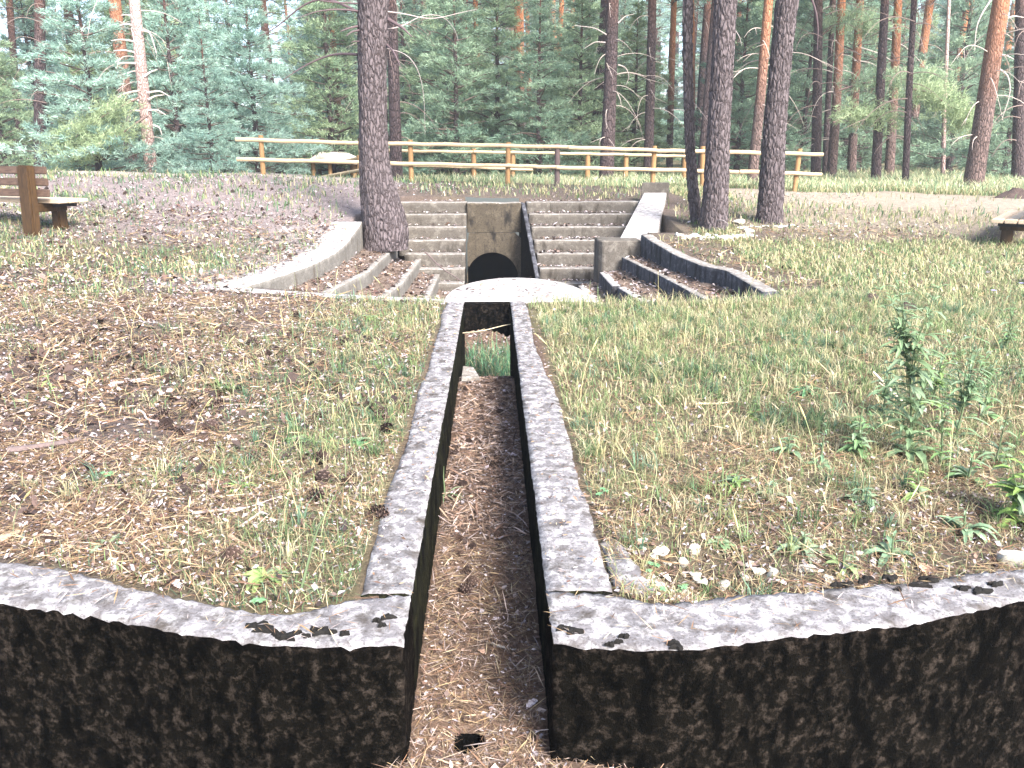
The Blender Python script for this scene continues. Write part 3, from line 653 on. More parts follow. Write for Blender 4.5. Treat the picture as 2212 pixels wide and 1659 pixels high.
def limbs(seed, h0, h1, r_low, r_top, per, dz, droop, pal, L=.17, W=.015, nt=12, dens=1.0, full=False):
    """one mesh of branches and one of foliage for a crown between heights h0 and h1"""
    rng = np.random.default_rng(seed); B = Acc(); CC = []; DD = []; KK = []
    z = h0; c0, c1 = np.array(PAL[pal][0]), np.array(PAL[pal][1]); az = rng.uniform(0, 6)
    while z < h1:
        t_ = (z-h0)/(h1-h0); rm = (r_low*(1-t_)+r_top*t_) if full else r_low*(.55+.45*math.sin(math.pi*min(1, t_*1.1)))*(1-.55*t_)
        for k in range(per):
            az += 2*math.pi/per+rng.uniform(-.5, .5); L_ = rm*rng.uniform(.45, 1.3); n = 7; s = np.linspace(0, 1, n)
            up = rng.uniform(-.1, .35)+(.5*t_ if full else .2); zz = z+rng.uniform(-.2, .2)
            px = s*L_; pz = zz+up*px-droop*(s**2)*L_+.05*L_*np.sin(s*5+k)
            bend = az+s*rng.uniform(-.4, .4); pts = np.stack([px*np.cos(bend), px*np.sin(bend), pz], -1)
            B.tube(pts, np.linspace(.010+.012*L_, .004, n), 4, (.13, .095, .08), False)
            m_ = max(3, int(L_*9*dens)); q = rng.uniform(.22 if full else .35, 1.0, m_)**.8
            base = np.stack([np.interp(q, s, pts[:, a]) for a in range(3)], -1); dirb = np.array([math.cos(az), math.sin(az), .25])
            spread = (L_*.30*(1.15-q)+.05)[:, None]; lat = np.array([-math.sin(az), math.cos(az), 0])
            off = lat*rng.normal(0, 1, (m_, 1))*spread+np.array([0, 0, 1])*rng.normal(.3, .5, (m_, 1))*spread*.45
            CC.append(base+off); dd = dirb+off/(spread+1e-6)*.35+np.array([0, 0, .35]); DD.append(dd/np.linalg.norm(dd, axis=1)[:, None])
            f = np.clip(rng.normal(.45, .3)+rng.normal(0, .2, (m_, 1)), 0, 1); KK.append(c0*(1-f)+c1*f)
        z += dz*rng.uniform(.8, 1.25)
    CC, DD, KK = (np.concatenate(q) for q in (CC, DD, KK)); V, T, c = tufts(CC, DD, nt, L, W, KK, rng)
    return B.mesh('branches', M['deadwood']), mesh('needles', V, [T], M['needles'], c)
def dead_limbs(seed, h0, h1, n, Lr, col=(.40, .33, .30), r=.016):
    rng = np.random.default_rng(seed); B = Acc()
    for k in range(n):
        az = rng.uniform(0, 6.283); L_ = rng.uniform(*Lr); z = rng.uniform(h0, h1); s = np.linspace(0, 1, 9); dr = rng.uniform(.3, 1.1); up = rng.uniform(.0, .45)
        pts = np.stack([s*L_*np.cos(az+s*.3), s*L_*np.sin(az+s*.3), z+up*s*L_-dr*s**2.4*L_], -1); B.tube(pts, np.linspace(r, .003, 9), 5, col, False)
        for j in range(rng.integers(0, 3)):
            i0 = rng.integers(3, 8); d = pts[i0]-pts[i0-1]; d = d/np.linalg.norm(d)+rng.normal(0, .6, 3); q = np.linspace(0, L_*.3, 4)[:, None]
            B.tube(pts[i0]+d*q+np.array([0, 0, -.3])*q**2, [r*.45, r*.35, r*.25, .002], 4, col, False)
    return B.mesh('dead_branches', M['deadwood'])
# crown meshes shared by many trees (heights in metres at scale 1)
YOUNG = [limbs(100+i, .35, 7.0, 1.9, .12, 6, .30, .12, p, .15, .014, 13, 1.7, True) for i, p in enumerate(('blue', 'green', 'deep', 'yellow', 'blue', 'deep'))]
MAT_ = [limbs(200+i, 5.6, 13.5, 2.2, .5, 5, .48, .18, p, .19, .015, 11, .85) for i, p in enumerate(('green', 'blue', 'deep', 'yellow'))]
DEADL = [dead_limbs(300+i, 1.2, 6.5, 22, (.5, 1.9), c) for i, c in enumerate(((.42, .35, .31), (.22, .16, .14), (.50, .42, .38)))]
YT = [trunk_mesh('trunk', [(0, 0, -.3), (.05*k, 0, 3), (0, 0, 7.1)], [.10, .06, .012], M['bark_dark'], 8, 14, 0, .2, k) for k in range(2)]
MT = [trunk_mesh('trunk', [(0, 0, -.4), (.10*k-.1, .05, 4), (.22*k-.2, 0, 9), (.1, 0, 14)], [.17, .145, .11, .03], mm, 12, 26, 0, .3, k) for k, mm in enumerate((M['bark_dark'], M['bark_red'], M['bark_pale']))]
def tree(name, x, y, label, group, trunk=None, crown=None, dead=None, s=1.0, rz=0, lean=0, sr=1.0, z=None):
    o = empty(name, (x, y, (gz(x, y) if z is None else z)), label, 'tree', group, rz); o.scale = (s*sr, s*sr, s); o.rotation_euler = (0, lean, rz)
    if trunk: obj('trunk', trunk, o)
    if crown: obj('branches', crown[0], o); obj('crown', crown[1], o)
    if dead: obj('dead_branches', dead, o)
    return o
# mid-ground trees placed one by one: (u, v of the foot, u at the top edge, width in px, distance, bark, crown, dead, label)
def placed(u0, v0, u1, wpx, D, m_, label, crown=0, dead=1, v1=0, seg=20, plate=0, hide=False, flare=.25):
    a = PD(u0, v0, D); a[2] = gz(a[0], D)-.1; b_ = PD(u1, v1, D); k = (b_-a); L = k[2]; r = wpx/2/FPX*D*1.0
    H = 13.0; top = a+k*(H/max(L, .5)); mid = a+k*.5+np.array([random.uniform(-.03, .03), 0, 0])
    path = [a, mid, b_, a+(b_-a)*(1+.4*(H/L-1)), top] if H > L*1.2 else [a, mid, b_]
    rad = [r*1.12, r, r*.88, r*.7, r*.25][:len(path)]
    # resample evenly in height
    path = np.array(path); zz = np.linspace(path[0, 2], path[-1, 2], 14); pp = np.stack([np.interp(zz, path[:, 2], path[:, q]) for q in range(3)], -1); rr = np.interp(zz, path[:, 2], rad)
    o = empty('pine_tree', a, label, 'tree'); pl_ = pp-a
    obj('trunk', trunk_mesh('trunk', pl_, rr, m_, seg, 90, plate, flare, int(u0)), o)
    if crown is not None:
        c = MAT_[crown]; sh_ = (float(pl_[-1][0])*.7, 0, 0); sc_ = 1.0
        obj('branches', c[0], o, sh_, (0, 0, u0), sc_); obj('crown', c[1], o, sh_, (0, 0, u0), sc_)
    if dead is not None:
        q = obj('dead_branches', DEADL[dead], o, (float(pl_[3][0])*.6, 0, 0), (0, float((b_[0]-a[0])/L)*.9, u0*1.3), .9)
    return o
# the four near trunks
def near_tree(pts, D, label, dead_list, plate=.05, flare=.32, m_=None, crown=0, seg=110, ext=9.5):
    P3 = []; Rr = []
    for u, v, wd in pts: p = PD(u, v, D); P3.append(p); Rr.append(wd/2/FPX*D*.985)
    P3 = np.array(P3); P3[0, 2] -= .12; d = (P3[-1]-P3[-2]); d /= d[2]
    for h in (2.5, 6, ext): P3 = np.vstack([P3, P3[len(pts)-1]+d*h*(1 if h < 5 else .85)]); Rr.append(Rr[len(pts)-1]*(1-h/(ext*1.15)))
    base = P3[0].copy(); pl_ = P3-base; zz = np.concatenate([np.linspace(0, pl_[len(pts)-1, 2], 40), np.linspace(pl_[len(pts)-1, 2], pl_[-1, 2], 14)[1:]])
    pp = np.stack([np.interp(zz, pl_[:, 2], pl_[:, q]) for q in range(3)], -1); rr = np.interp(zz, pl_[:, 2], Rr)
    for _ in range(2): pp[1:-1] = (pp[:-2]+2*pp[1:-1]+pp[2:])/4; rr[1:-1] = (rr[:-2]+2*rr[1:-1]+rr[2:])/4
    o = empty('pine_tree', base, label, 'tree'); me = trunk_mesh('trunk', pp, rr, m_ or M['bark'], seg, 300, plate, flare, int(pts[0][0]))
    obj('trunk', me, o); c = MAT_[crown]
    obj('branches', c[0], o, (float(pp[-1][0])*.7, 0, 1.2), (0, 0, D), 1.0); obj('crown', c[1], o, (float(pp[-1][0])*.7, 0, 1.2), (0, 0, D), 1.0)
    for (u, v, pts2, r) in dead_list:
        a = PD(u, v, D)-base; q = [a]+[PD(uu, vv, D+dd)-base for uu, vv, dd in pts2]; q = np.array(q); s = np.linspace(0, 1, len(q)); s2 = np.linspace(0, 1, 14)
        q = np.stack([np.interp(s2, s, q[:, k]) for k in range(3)], -1)
        for _ in range(3): q[1:-1] = (q[:-2]+2*q[1:-1]+q[2:])/4
        A = Acc(); A.tube(q, np.linspace(r, r*.25, 14), 7, (.10, .07, .075) if r > .01 else (.34, .29, .28)); obj('dead_branch', A.mesh('dead_branch', M['deadwood']), o)
    return o
near_tree([(832, 521, 78), (834, 500, 92), (830, 470, 90), (822, 430, 82), (812, 380, 68), (808, 330, 61), (806, 250, 58), (804, 150, 58), (806, 60, 60), (806, 0, 60)], 12.75,
    'big grey pine trunk with a swollen sideways bent foot beside the left steps',
    [(780, 25, [(740, 20, -.3), (690, 22, -.6), (640, 40, -.9)], .016), (782, 55, [(755, 60, -.2), (735, 68, -.3)], .02), (835, 40, [(870, 60, -.2), (890, 80, -.3), (862, 20, -.5)][:2], .028),
     (833, 95, [(850, 110, -.4), (868, 150, -.7)], .018), (780, 65, [(760, 68, -.4), (748, 78, -.6)], .018), (836, 105, [(880, 115, -.2), (905, 150, -.2), (917, 205, -.1), (918, 290, 0)], .007),
     (782, 90, [(765, 89, -.3), (758, 92, -.4)], .012), (836, 25, [(880, 30, .1), (930, 45, .3), (990, 28, .5), (1030, 20, .6)], .010), (780, 8, [(700, 4, -.5), (630, -20, -1)], .012),
     (838, 62, [(870, 60, .1), (900, 35, .3), (950, 25, .5), (985, 60, .6), (990, 90, .6)], .008), (780, 118, [(720, 115, .4), (660, 140, .5), (612, 172, .5)], .022), (781, 30, [(705, -10, .3), (650, 10, .4), (600, 60, .5), (560, 78, .5)], .020)], crown=2)
near_tree([(1506, 497, 30), (1505, 480, 27), (1498, 420, 24), (1491, 330, 21), (1487, 200, 20), (1485, 100, 20), (1486, 0, 21)], 12.9, 'thin grey pine trunk leaning beside the thicker one in the stone ring',
    [(1484, 165, [(1477, 150, -.2), (1473, 140, -.3)], .014), (1482, 240, [(1465, 236, -.1), (1450, 238, -.2)], .006), (1492, 215, [(1510, 235, 0), (1530, 262, .1)], .006)], .03, .12, None, 0, 48)
near_tree([(1541, 500, 62), (1541, 485, 58), (1545, 430, 54), (1549, 350, 50), (1554, 250, 47), (1560, 150, 46), (1564, 60, 46), (1567, 0, 46)], 12.4, 'thick straight grey pine trunk rising from the ring of white stones',
    [(1588, 65, [(1598, 80, -.1), (1602, 100, -.1)], .006), (1530, 480, [(1560, 474, -.3), (1575, 485, -.4)], .01)], .05, .12, None, 1)
near_tree([(1661, 487, 58), (1662, 470, 54), (1667, 400, 53), (1671, 300, 48), (1680, 200, 44), (1688, 120, 43), (1695, 50, 44), (1701, 0, 45)], 13.0, 'grey pine trunk leaning right, right of the white stone ring',
    [(1750, -10, [(1762, 20, .0), (1768, 60, 0), (1765, 110, .0)], .018)], .05, .12, None, 0)
PL = [
 (326, 377, 290, 23, 24, 'bark_pale', 'slim sunlit pale pine trunk with many drooping bare branches on the left', None, 2),
 (82, 372, 86, 22, 26, 'bark_dark', 'dark pine trunk behind the left bench', 1, 1),
 (47, 372, 20, 14, 31, 'bark_dark', 'thin dark pine trunk at the far left edge of the forest', 0, 1),
 (854, 318, 845, 24, 22, 'bark_dark', 'purple grey pine trunk just behind the big near trunk', 2, 1),
 (1118, 330, 1117, 13, 30, 'bark_red', 'slender reddish trunk in the middle among dark young pines', 0, 0),
 (1040, 330, 1027, 11, 33, 'bark_red', 'slender orange trunk left of the middle, half hidden by foliage', 2, None),
 (1311, 335, 1324, 27, 24, 'bark_dark', 'stout grey trunk behind the fence with orange upper bark', 0, 0),
 (1402, 335, 1409, 19, 26, 'bark_dark', 'straight grey trunk between the stout trunk and the near pair', 2, 0),
 (1448, 330, 1456, 13, 30, 'bark_red', 'narrow reddish trunk left of the thin leaning near trunk', 1, None),
 (1498, 330, 1492, 16, 28, 'bark_red', 'orange trunk directly behind the thin leaning near trunk', 0, None),
 (1516, 330, 1545, 15, 25, 'bark_dark', 'dark leaning trunk just left of the thick near trunk', 2, None),
 (1626, 362, 1660, 20, 21, 'bark_red', 'reddish trunk leaning right between the two thick near trunks', 1, 0),
 (1765, 365, 1768, 19, 24, 'bark_dark', 'purple grey trunk just beyond the right end of the fence', 0, 1),
 (1785, 362, 1800, 12, 25, 'bark_dark', 'thin dark trunk next to the fence end', 2, None),
 (1798, 366, 1818, 18, 24, 'bark_red', 'orange barked trunk right of the fence end', 1, 0),
 (1842, 362, 1858, 17, 27, 'bark_red', 'reddish trunk behind the low green pine bough on the right', 0, 1),
 (1893, 385, 1912, 18, 22, 'bark_dark', 'dark trunk under the drooping olive bough', 1, 1),
 (1922, 375, 1940, 18, 25, 'bark_red', 'red brown twin trunk behind the drooping bough', 0, 1),
 (1958, 386, 1975, 13, 21, 'bark_dark', 'thin blackish leaning trunk at the edge of the sunny path', None, 1),
 (2103, 395, 2163, 36, 19.5, 'bark_red', 'bright orange leaning pine trunk near the right edge', 3, 0),
 (2037, 382, 2050, 8, 28, 'bark_pale', 'very thin pale sunlit stem right of the drooping bough', None, None),
 (2200, 392, 2205, 22, 23, 'bark_dark', 'dark trunk at the extreme right edge of the forest', 2, 1)]
for (u0, v0, u1, wpx, D, bk, lab, cr, dd) in PL: placed(u0, v0, u1, wpx, D, M[bk], lab, cr, dd, flare=.15)
# visible bare drooping branches of the pale trunk and of the leaning orange one
def boughs(target, D, lst, r, col):
    par = [o for o in COL.objects if o.get('label') == target][0]
    for L in lst:
        q = np.array([PD(u, v, D+k*.05) for k, (u, v) in enumerate(L)])-np.array(par.location); s = np.linspace(0, 1, len(q)); s2 = np.linspace(0, 1, 12)
        q = np.stack([np.interp(s2, s, q[:, k]) for k in range(3)], -1)
        for _ in range(2): q[1:-1] = (q[:-2]+2*q[1:-1]+q[2:])/4
        A = Acc(); A.tube(q, np.linspace(r, r*.3, 12), 6, col); obj('bare_bough', A.mesh('bare_bough', M['deadwood']), par)
boughs(PL[0][6], 23.9, [[(302, 196), (270, 200), (240, 220), (215, 245), (202, 282)], [(297, 137), (255, 135), (225, 150), (205, 185)], [(298, 115), (270, 108), (245, 110)], [(293, 90), (262, 85), (240, 88)],
    [(288, 55), (275, 52), (258, 54)], [(286, 35), (275, 32), (262, 33)], [(303, 218), (290, 214), (275, 217)], [(318, 200), (345, 196), (366, 208)], [(320, 215), (335, 207), (355, 205)], [(318, 238), (340, 237), (358, 248)],
    [(312, 165), (325, 155), (340, 150)], [(306, 65), (325, 70), (338, 115)], [(330, 270), (345, 275), (350, 292)], [(306, 240), (285, 238), (270, 245)]], .03, (.58, .50, .46))
boughs(PL[19][6], 19.4, [[(2140, 0), (2120, 30), (2108, 60), (2105, 110)], [(2150, 115), (2175, 120), (2190, 128)], [(2168, 42), (2190, 34), (2212, 38)], [(2150, 145), (2178, 160), (2184, 200), (2165, 255)]], .022, (.5, .44, .40))
boughs(PL[6][6], 23.9, [[(1310, 75), (1285, 60), (1240, 55)], [(1335, 50), (1350, 35), (1370, 30)], [(1335, 140), (1352, 145), (1360, 165), (1352, 185)], [(1308, 92), (1285, 90), (1262, 105)], [(1332, 198), (1340, 215), (1342, 230)]], .02, (.42, .36, .33))
boughs(PL[15][6], 26.9, [[(1850, 100), (1900, 115), (1940, 140), (1965, 165)], [(1856, 60), (1910, 80), (1960, 100), (2010, 160)], [(1845, 130), (1880, 135), (1905, 150)]], .02, (.5, .44, .40))

# young pines standing in front of the forest: (u, v foot, D, scale, radius scale, variant, label)
YP = [(462, 378, 22.5, .62, 1.15, 0, 'bluish young pine with full crown to the ground, left of the fence end'),
 (215, 378, 24, .88, 1.25, 4, 'broad soft blue green pine left of the pale bare trunk'),
 (560, 380, 27, .9, 1.2, 4, 'blue green pine filling the gap left of the big near trunk'),
 (395, 377, 28, 1.05, 1.1, 4, 'hazy blue green pine behind the pale bare trunk'),
 (720, 380, 32, 1.15, 1.2, 1, 'green pine rising behind the little shelter'),
 (985, 375, 27, .95, 1.15, 2, 'deep green pine behind the fence, left of the middle'),
 (1075, 370, 29, .98, 1.2, 1, 'green young pine wrapped round the slender reddish trunk'),
 (1165, 372, 26, .78, 1.3, 2, 'dark bushy pine in the middle, behind the two centre fence posts'),
 (1250, 372, 28, .85, 1.3, 1, 'bushy green pine left of the stout grey trunk'),
 (1365, 370, 30, .8, 1.2, 3, 'yellow green young pine right of the stout grey trunk'),
 (1590, 372, 27, .85, 1.2, 2, 'dark pine seen between the two thick near trunks'),
 (1730, 372, 29, .95, 1.2, 5, 'dark green pine right of the leaning near trunk'),
 (2165, 388, 25, .72, 1.2, 5, 'dark young pine behind the bright orange leaning trunk'),
 (100, 372, 33, 1.05, 1.2, 0, 'tall hazy pine rising over the left bench'),
 (15, 375, 27, .8, 1.2, 1, 'green pine cut off by the left edge of the picture')]
for i, (u, v, D, s, sr, k, lab) in enumerate(YP):
    p = PD(u, v, D); tree('young_pine', p[0], D, lab, None, YT[i % 2], YOUNG[k], None, s, i*1.3, 0, sr)
# single low boughs on the right that hang in front of the trunks
def bough(u0, v0, pts, D, pal, label_part, parent_label, n=150):
    par = [o for o in COL.objects if o.get('label') == parent_label][0]; rng = np.random.default_rng(int(u0)); B = Acc()
    q = np.array([PD(u, v, D) for u, v in pts])-np.array(par.location); s = np.linspace(0, 1, len(q)); s2 = np.linspace(0, 1, 10)
    q = np.stack([np.interp(s2, s, q[:, k]) for k in range(3)], -1); B.tube(q, np.linspace(.03, .008, 10), 5, (.2, .14, .12)); obj('bough_wood', B.mesh('bough_wood', M['deadwood']), par)
    t_ = rng.uniform(.15, 1, n); c = np.stack([np.interp(t_, s2, q[:, k]) for k in range(3)], -1)+rng.normal(0, 1, (n, 3))*np.array([.22, .35, .13])
    c0, c1 = np.array(PAL[pal][0]), np.array(PAL[pal][1]); f = rng.uniform(0, 1, (n, 1)); d = np.tile([.3, 0, .6], (n, 1)); V, T, cc = tufts(c, d, 13, .17, .010, c0*(1-f)+c1*f, rng)
    obj('bough', mesh('bough', V, [T], M['needles'], cc), par)
bough(1800, 180, [(1812, 195), (1870, 178), (1930, 175), (2000, 165), (2030, 175)], 22.5, 'green', 'x', PL[14][6], 260)
bough(1801, 250, [(1800, 265), (1840, 245), (1880, 250), (1930, 268)], 22, 'yellow', 'x', PL[14][6], 170)
bough(1802, 230, [(1960, 190), (2010, 200), (2060, 235), (2095, 275)], 21.5, 'yellow', 'x', PL[17][6], 300)
bough(1803, 60, [(1770, 80), (1820, 40), (1870, 45), (1900, 70)], 24, 'green', 'x', PL[12][6], 240)
bough(160, 250, [(302, 210), (250, 235), (200, 265), (160, 300), (118, 315)], 23.4, 'yellow', 'x', PL[0][6], 320)
bough(161, 330, [(318, 250), (260, 290), (200, 325), (130, 345)], 23.2, 'yellow', 'x', PL[0][6], 220)

LM = ((120, 'behind the left bench'), (240, 'left of the pale bare trunk'), (340, 'behind the pale bare trunk'), (460, 'between the pale bare trunk and the fence end'), (600, 'behind the left end of the fence'), (770, 'behind the little shelter'), (870, 'behind the big near trunk'), (1000, 'behind the third fence post'),
      (1110, 'behind the centre of the fence'), (1210, 'behind the dark fence post'), (1300, 'left of the stout grey trunk'), (1410, 'right of the stout grey trunk'), (1500, 'behind the thin leaning near trunk'), (1600, 'behind the thick near trunk'), (1720, 'behind the leaning near trunk'), (1800, 'behind the right fence end'), (1900, 'behind the low green bough'),
      (2020, 'beyond the sunny path'), (2130, 'beside the bright orange trunk'), (9999, 'at the right edge of the forest'))
def place_of(x, y):
    u = 1063+x/y*1790
    return [t_ for m_, t_ in LM if u < m_][0] if u > 30 else 'at the left edge of the forest'
# the forest behind: every tree an object of its own, thinning into the haze
rng = np.random.default_rng(5); taken = [(PD(q[0], q[1], q[4])[0], q[4]) for q in PL]
G1, G2, G3 = 'trunks of the pine forest behind the fence', 'young pines filling the forest background', 'far pines fading into the haze'
n1 = 0
while n1 < 56:
    D = rng.uniform(27, 62); x = rng.uniform(-.68, .68)*D
    if any((x-a)**2+(D-b_)**2 < 2.0 for a, b_ in taken): continue
    if x < -.36*D and D > 36 and rng.uniform() < .9: continue
    taken.append((x, D)); n1 += 1; k = int(rng.integers(0, 2)); left = x < -.15*D
    kk = int(rng.choice([1, 3, 0] if left else [0, 2, 2, 1]))
    tree('pine_tree', x, D, '%s pine with bare %s trunk, %s' % ('closer' if D < 38 else 'tall' if D < 50 else 'distant', ('dark', 'reddish', 'pale')[k], place_of(x, D)), G1+(' left' if x < 0 else ' right'), MT[k], MAT_[kk], DEADL[int(rng.integers(0, 3))], rng.uniform(.85, 1.3), rng.uniform(0, 6), rng.uniform(-.05, .05))
n1 = 0
while n1 < 72:
    D = 30+40*rng.uniform(0, 1)**1.2; x = rng.uniform(-.68, .68)*D
    if any((x-a)**2+(D-b_)**2 < 3.0 for a, b_ in taken): continue
    if abs(x-5.5) < 2.5 and D < 36: continue
    if x < -.42*D and D > 40 and rng.uniform() < .7: continue
    taken.append((x, D)); n1 += 1; left = x < -.12*D
    kk = int(rng.choice([0, 4, 3, 1] if left else [1, 2, 5, 2, 1, 3]))
    tree('young_pine', x, D, '%s %s leafy pine, %s' % ('nearer' if D < 38 else 'mid distance' if D < 50 else 'far', ('blue green', 'green', 'deep green', 'yellowish', 'blue green', 'deep green')[kk], place_of(x, D)), G2+' %d' % kk, YT[n1 % 2], YOUNG[kk], None, rng.uniform(.7, 1.5), rng.uniform(0, 6), 0, rng.uniform(1.05, 1.35))
for i in range(75):
    D = 66+50*rng.uniform(); x = rng.uniform(-.22, .68)*D; kk = int(rng.integers(0, 4))
    tree('pine_tree', x, D, 'faint %s far pine, %s' % ('large' if D < 88 else 'small', place_of(x, D)), G3, MT[0], (YOUNG+MAT_)[int(rng.choice([0, 1, 2, 4, 6, 7]))], None, rng.uniform(1.6, 2.4), rng.uniform(0, 6), 0, 1.5)

# ------------------------------------------------------------------ ground cover
def sample(n, x0, x1, y0, y1, fn, rng):
    out = []; tot = 0; k = 0
    while tot < n and k < 40:
        x = rng.uniform(x0, x1, n*2); y = rng.uniform(y0, y1, n*2); ok = (np.abs(x-.02*y) < .68*y+.5) & (rng.uniform(0, 1, n*2) < fn(x, y))
        out.append(np.stack([x[ok], y[ok]], -1)); tot += ok.sum(); k += 1
    return np.concatenate(out)[:n]
def jit(p): z = ground(p[:, 0], p[:, 1]); return np.column_stack([p, z])
def blades(p, L, W, cols, rng, lean=.5, seg=2):
    n = len(p); az = rng.uniform(0, 2*math.pi, n); l = L*rng.uniform(.45, 1.3, n); le = np.abs(rng.normal(lean, .35, n)); side = np.stack([-np.sin(az), np.cos(az), 0*az], -1)*(W*rng.uniform(.6, 1.3, n))[:, None]
    out = np.stack([np.cos(az), np.sin(az), 0*az], -1); up = np.array([0, 0, 1.0])
    b_ = p-up*.006; m_ = p+out*(l*.35*le)[:, None]+up*(l*.6/(1+.5*le))[:, None]; t_ = p+out*(l*(.5+.75*le))[:, None]*.8+up*(l*(1.0/(1+le**2)))[:, None]*.95
    V = np.stack([b_-side, b_+side, m_-side*.7, m_+side*.7, t_], 1).reshape(-1, 3); i = np.arange(n)[:, None]*5
    return V, i+np.array([[0, 1, 3, 2]]), i+np.array([[2, 3, 4]]), np.repeat(cols, 5, 0)
def flats(p, L, W, cols, rng, tilt=.25, lift=.006, bend=.15):
    """flat pieces: needles, chips, leaves; slightly folded quads"""
    n = len(p); az = rng.uniform(0, 2*math.pi, n); k_ = np.exp(np.clip(rng.normal(-.25, .42, n), -1.4, .55)); l = L*k_*rng.uniform(.8, 1.2, n)/2; w_ = W*k_*rng.uniform(.5, 1.4, n)/2; ti = rng.normal(0, tilt, n); ro = rng.normal(0, tilt*2, n)
    d = np.stack([np.cos(az), np.sin(az), ti], -1); s_ = np.stack([-np.sin(az), np.cos(az), ro], -1); c = p+np.array([0, 0, 1])*(lift*rng.uniform(.2, 1.6, n)+np.abs(ti)*l)[:, None]
    fold = (np.array([0, 0, 1])*(w_*rng.uniform(.0, bend*4, n))[:, None]); L3 = l[:, None]; W3 = w_[:, None]
    V = np.stack([c-d*L3, c+s_*W3-d*L3*.2+fold, c+d*L3, c-s_*W3+d*L3*.2+fold], 1).reshape(-1, 3); i = np.arange(n)[:, None]*4
    return V, i+np.array([[0, 1, 2, 3]]), None, np.repeat(cols, 4, 0)
def pick(pal, n, rng, var=.25):
    pal = np.array(pal); c = pal[rng.integers(0, len(pal), n)]; return c*rng.uniform(1-var, 1+var, (n, 1))
STRAW = [(.34, .25, .14), (.26, .17, .09), (.42, .34, .22), (.15, .085, .05), (.20, .12, .075), (.10, .06, .04)]
CHIP = [(.40, .34, .32), (.29, .235, .22), (.16, .115, .10), (.07, .05, .045), (.62, .55, .56), (.42, .36, .38), (.09, .05, .04), (.20, .13, .095), (.04, .026, .024), (.30, .265, .28), (.12, .075, .06)]
GREEN = [(.085, .145, .065), (.13, .19, .085), (.07, .13, .08), (.16, .22, .10), (.12, .20, .13)]
YGREEN = [(.23, .27, .12), (.37, .34, .18), (.46, .41, .26), (.16, .23, .09), (.42, .38, .24), (.34, .29, .17), (.12, .19, .08)]
RG = np.random.default_rng(3)
free = lambda x, y: ~in_made(x, y)
def litter_d(x, y): return free(x, y)*np.clip(.85+.9*n2(x, y, 3.3, 63), .3, 1)*np.clip(1.1-greenness(x, y)*.9, .08, 1)*np.where(x < 0, 1, .8)
A = Acc()
for (y0, y1, n, L, W) in ((1.75, 3.6, 46000, .065, .0020), (3.6, 7.3, 52000, .080, .0034), (7.3, 12.5, 9000, .12, .009)):
    p = jit(sample(n, -9, 6.5, y0, y1, litter_d, RG)); V, Q, T, c = flats(p, L, W, pick(STRAW, len(p), RG), RG, .22, .012); A.add(V, Q, T, c)
tag(obj('fallen_needles', A.mesh('fallen_needles', M['litter'])), 'dry pine needles strewn over the lawn', None, None, 'stuff')
A = Acc()
dl = lambda x, y: litter_d(x, y)*np.where(x < -.3, 1, .30+.6*(y < 2.9))
for (y0, y1, n, L, W) in ((1.75, 3.6, 22000, .017, .008), (3.6, 7.6, 30000, .022, .011), (7.6, 13, 10000, .045, .024), (12.5, 17, 9000, .035, .018)):
    p = jit(sample(n, -13, 7, y0, y1, dl, RG)); V, Q, T, c = flats(p, L, W, pick(CHIP, len(p), RG), RG, .3, .012); A.add(V, Q, T, c)
tag(obj('bark_litter', A.mesh('bark_litter', M['litter'])), 'pinkish bark flakes and leaf scraps on the ground', None, None, 'stuff')
A = Acc(); p = jit(sample(2600, -5, -.5, 2.0, 6, lambda x, y: free(x, y)*np.clip(n2(x, y, 4, 88)*1.6+.2+sst(-.8, -3, x)*.4, 0, 1), RG)); V, Q, T, c = flats(p, .045, .02, pick([(.03, .02, .02), (.05, .035, .03), (.09, .06, .05)], len(p), RG), RG, .35, .014); A.add(V, Q, T, c)
tag(obj('dark_bark_scraps', A.mesh('dark_bark_scraps', M['litter'])), 'dark scraps of bark and rotten cones', None, None, 'stuff')
# litter in the channel, the near basin and on the terraces
A = Acc(); chf = lambda x, y: (((x+.075)**2+(y-2.0)**2) > .0022)*(((x > XL+.01) & (x < XR-.01) & (y < FLY)) | (y < near_mid(x)-.12))
RED = [(.27, .18, .125), (.34, .25, .18), (.17, .105, .075), (.42, .33, .28), (.28, .23, .22), (.18, .11, .08), (.06, .04, .032), (.09, .06, .045)]
for (x0, x1, y0, y1, n, L, W, pal) in ((-1.6, 1.8, 1.2, 2.2, 11000, .055, .0018, RED+STRAW), (-.3, .2, 1.2, 3.2, 11000, .055, .0018, RED+STRAW), (-.3, .2, 3.2, 5.9, 9000, .06, .004, RED), (-.3, .2, 1.2, 3.4, 3000, .016, .008, CHIP+RED), (-.3, .2, 3.4, 5.9, 2600, .022, .012, RED+CHIP), (-1.4, 1.6, 1.2, 2.1, 2600, .02, .010, CHIP+RED)):
    p = jit(sample(n, x0, x1, y0, y1, chf, RG)); V, Q, T, c = flats(p, L, W, pick(pal, len(p), RG), RG, .2, .008); A.add(V, Q, T, c)
tread_f = lambda x, y: ((ground(x, y) < outer(x, y)-.1) & (y > cop_y(x)+.2))
p = jit(sample(13000, -2.4, 2.7, 7.2, 13.1, tread_f, RG)); V, Q, T, c = flats(p, .05, .022, pick(RED+CHIP, len(p), RG), RG, .25, .01); A.add(V, Q, T, c)
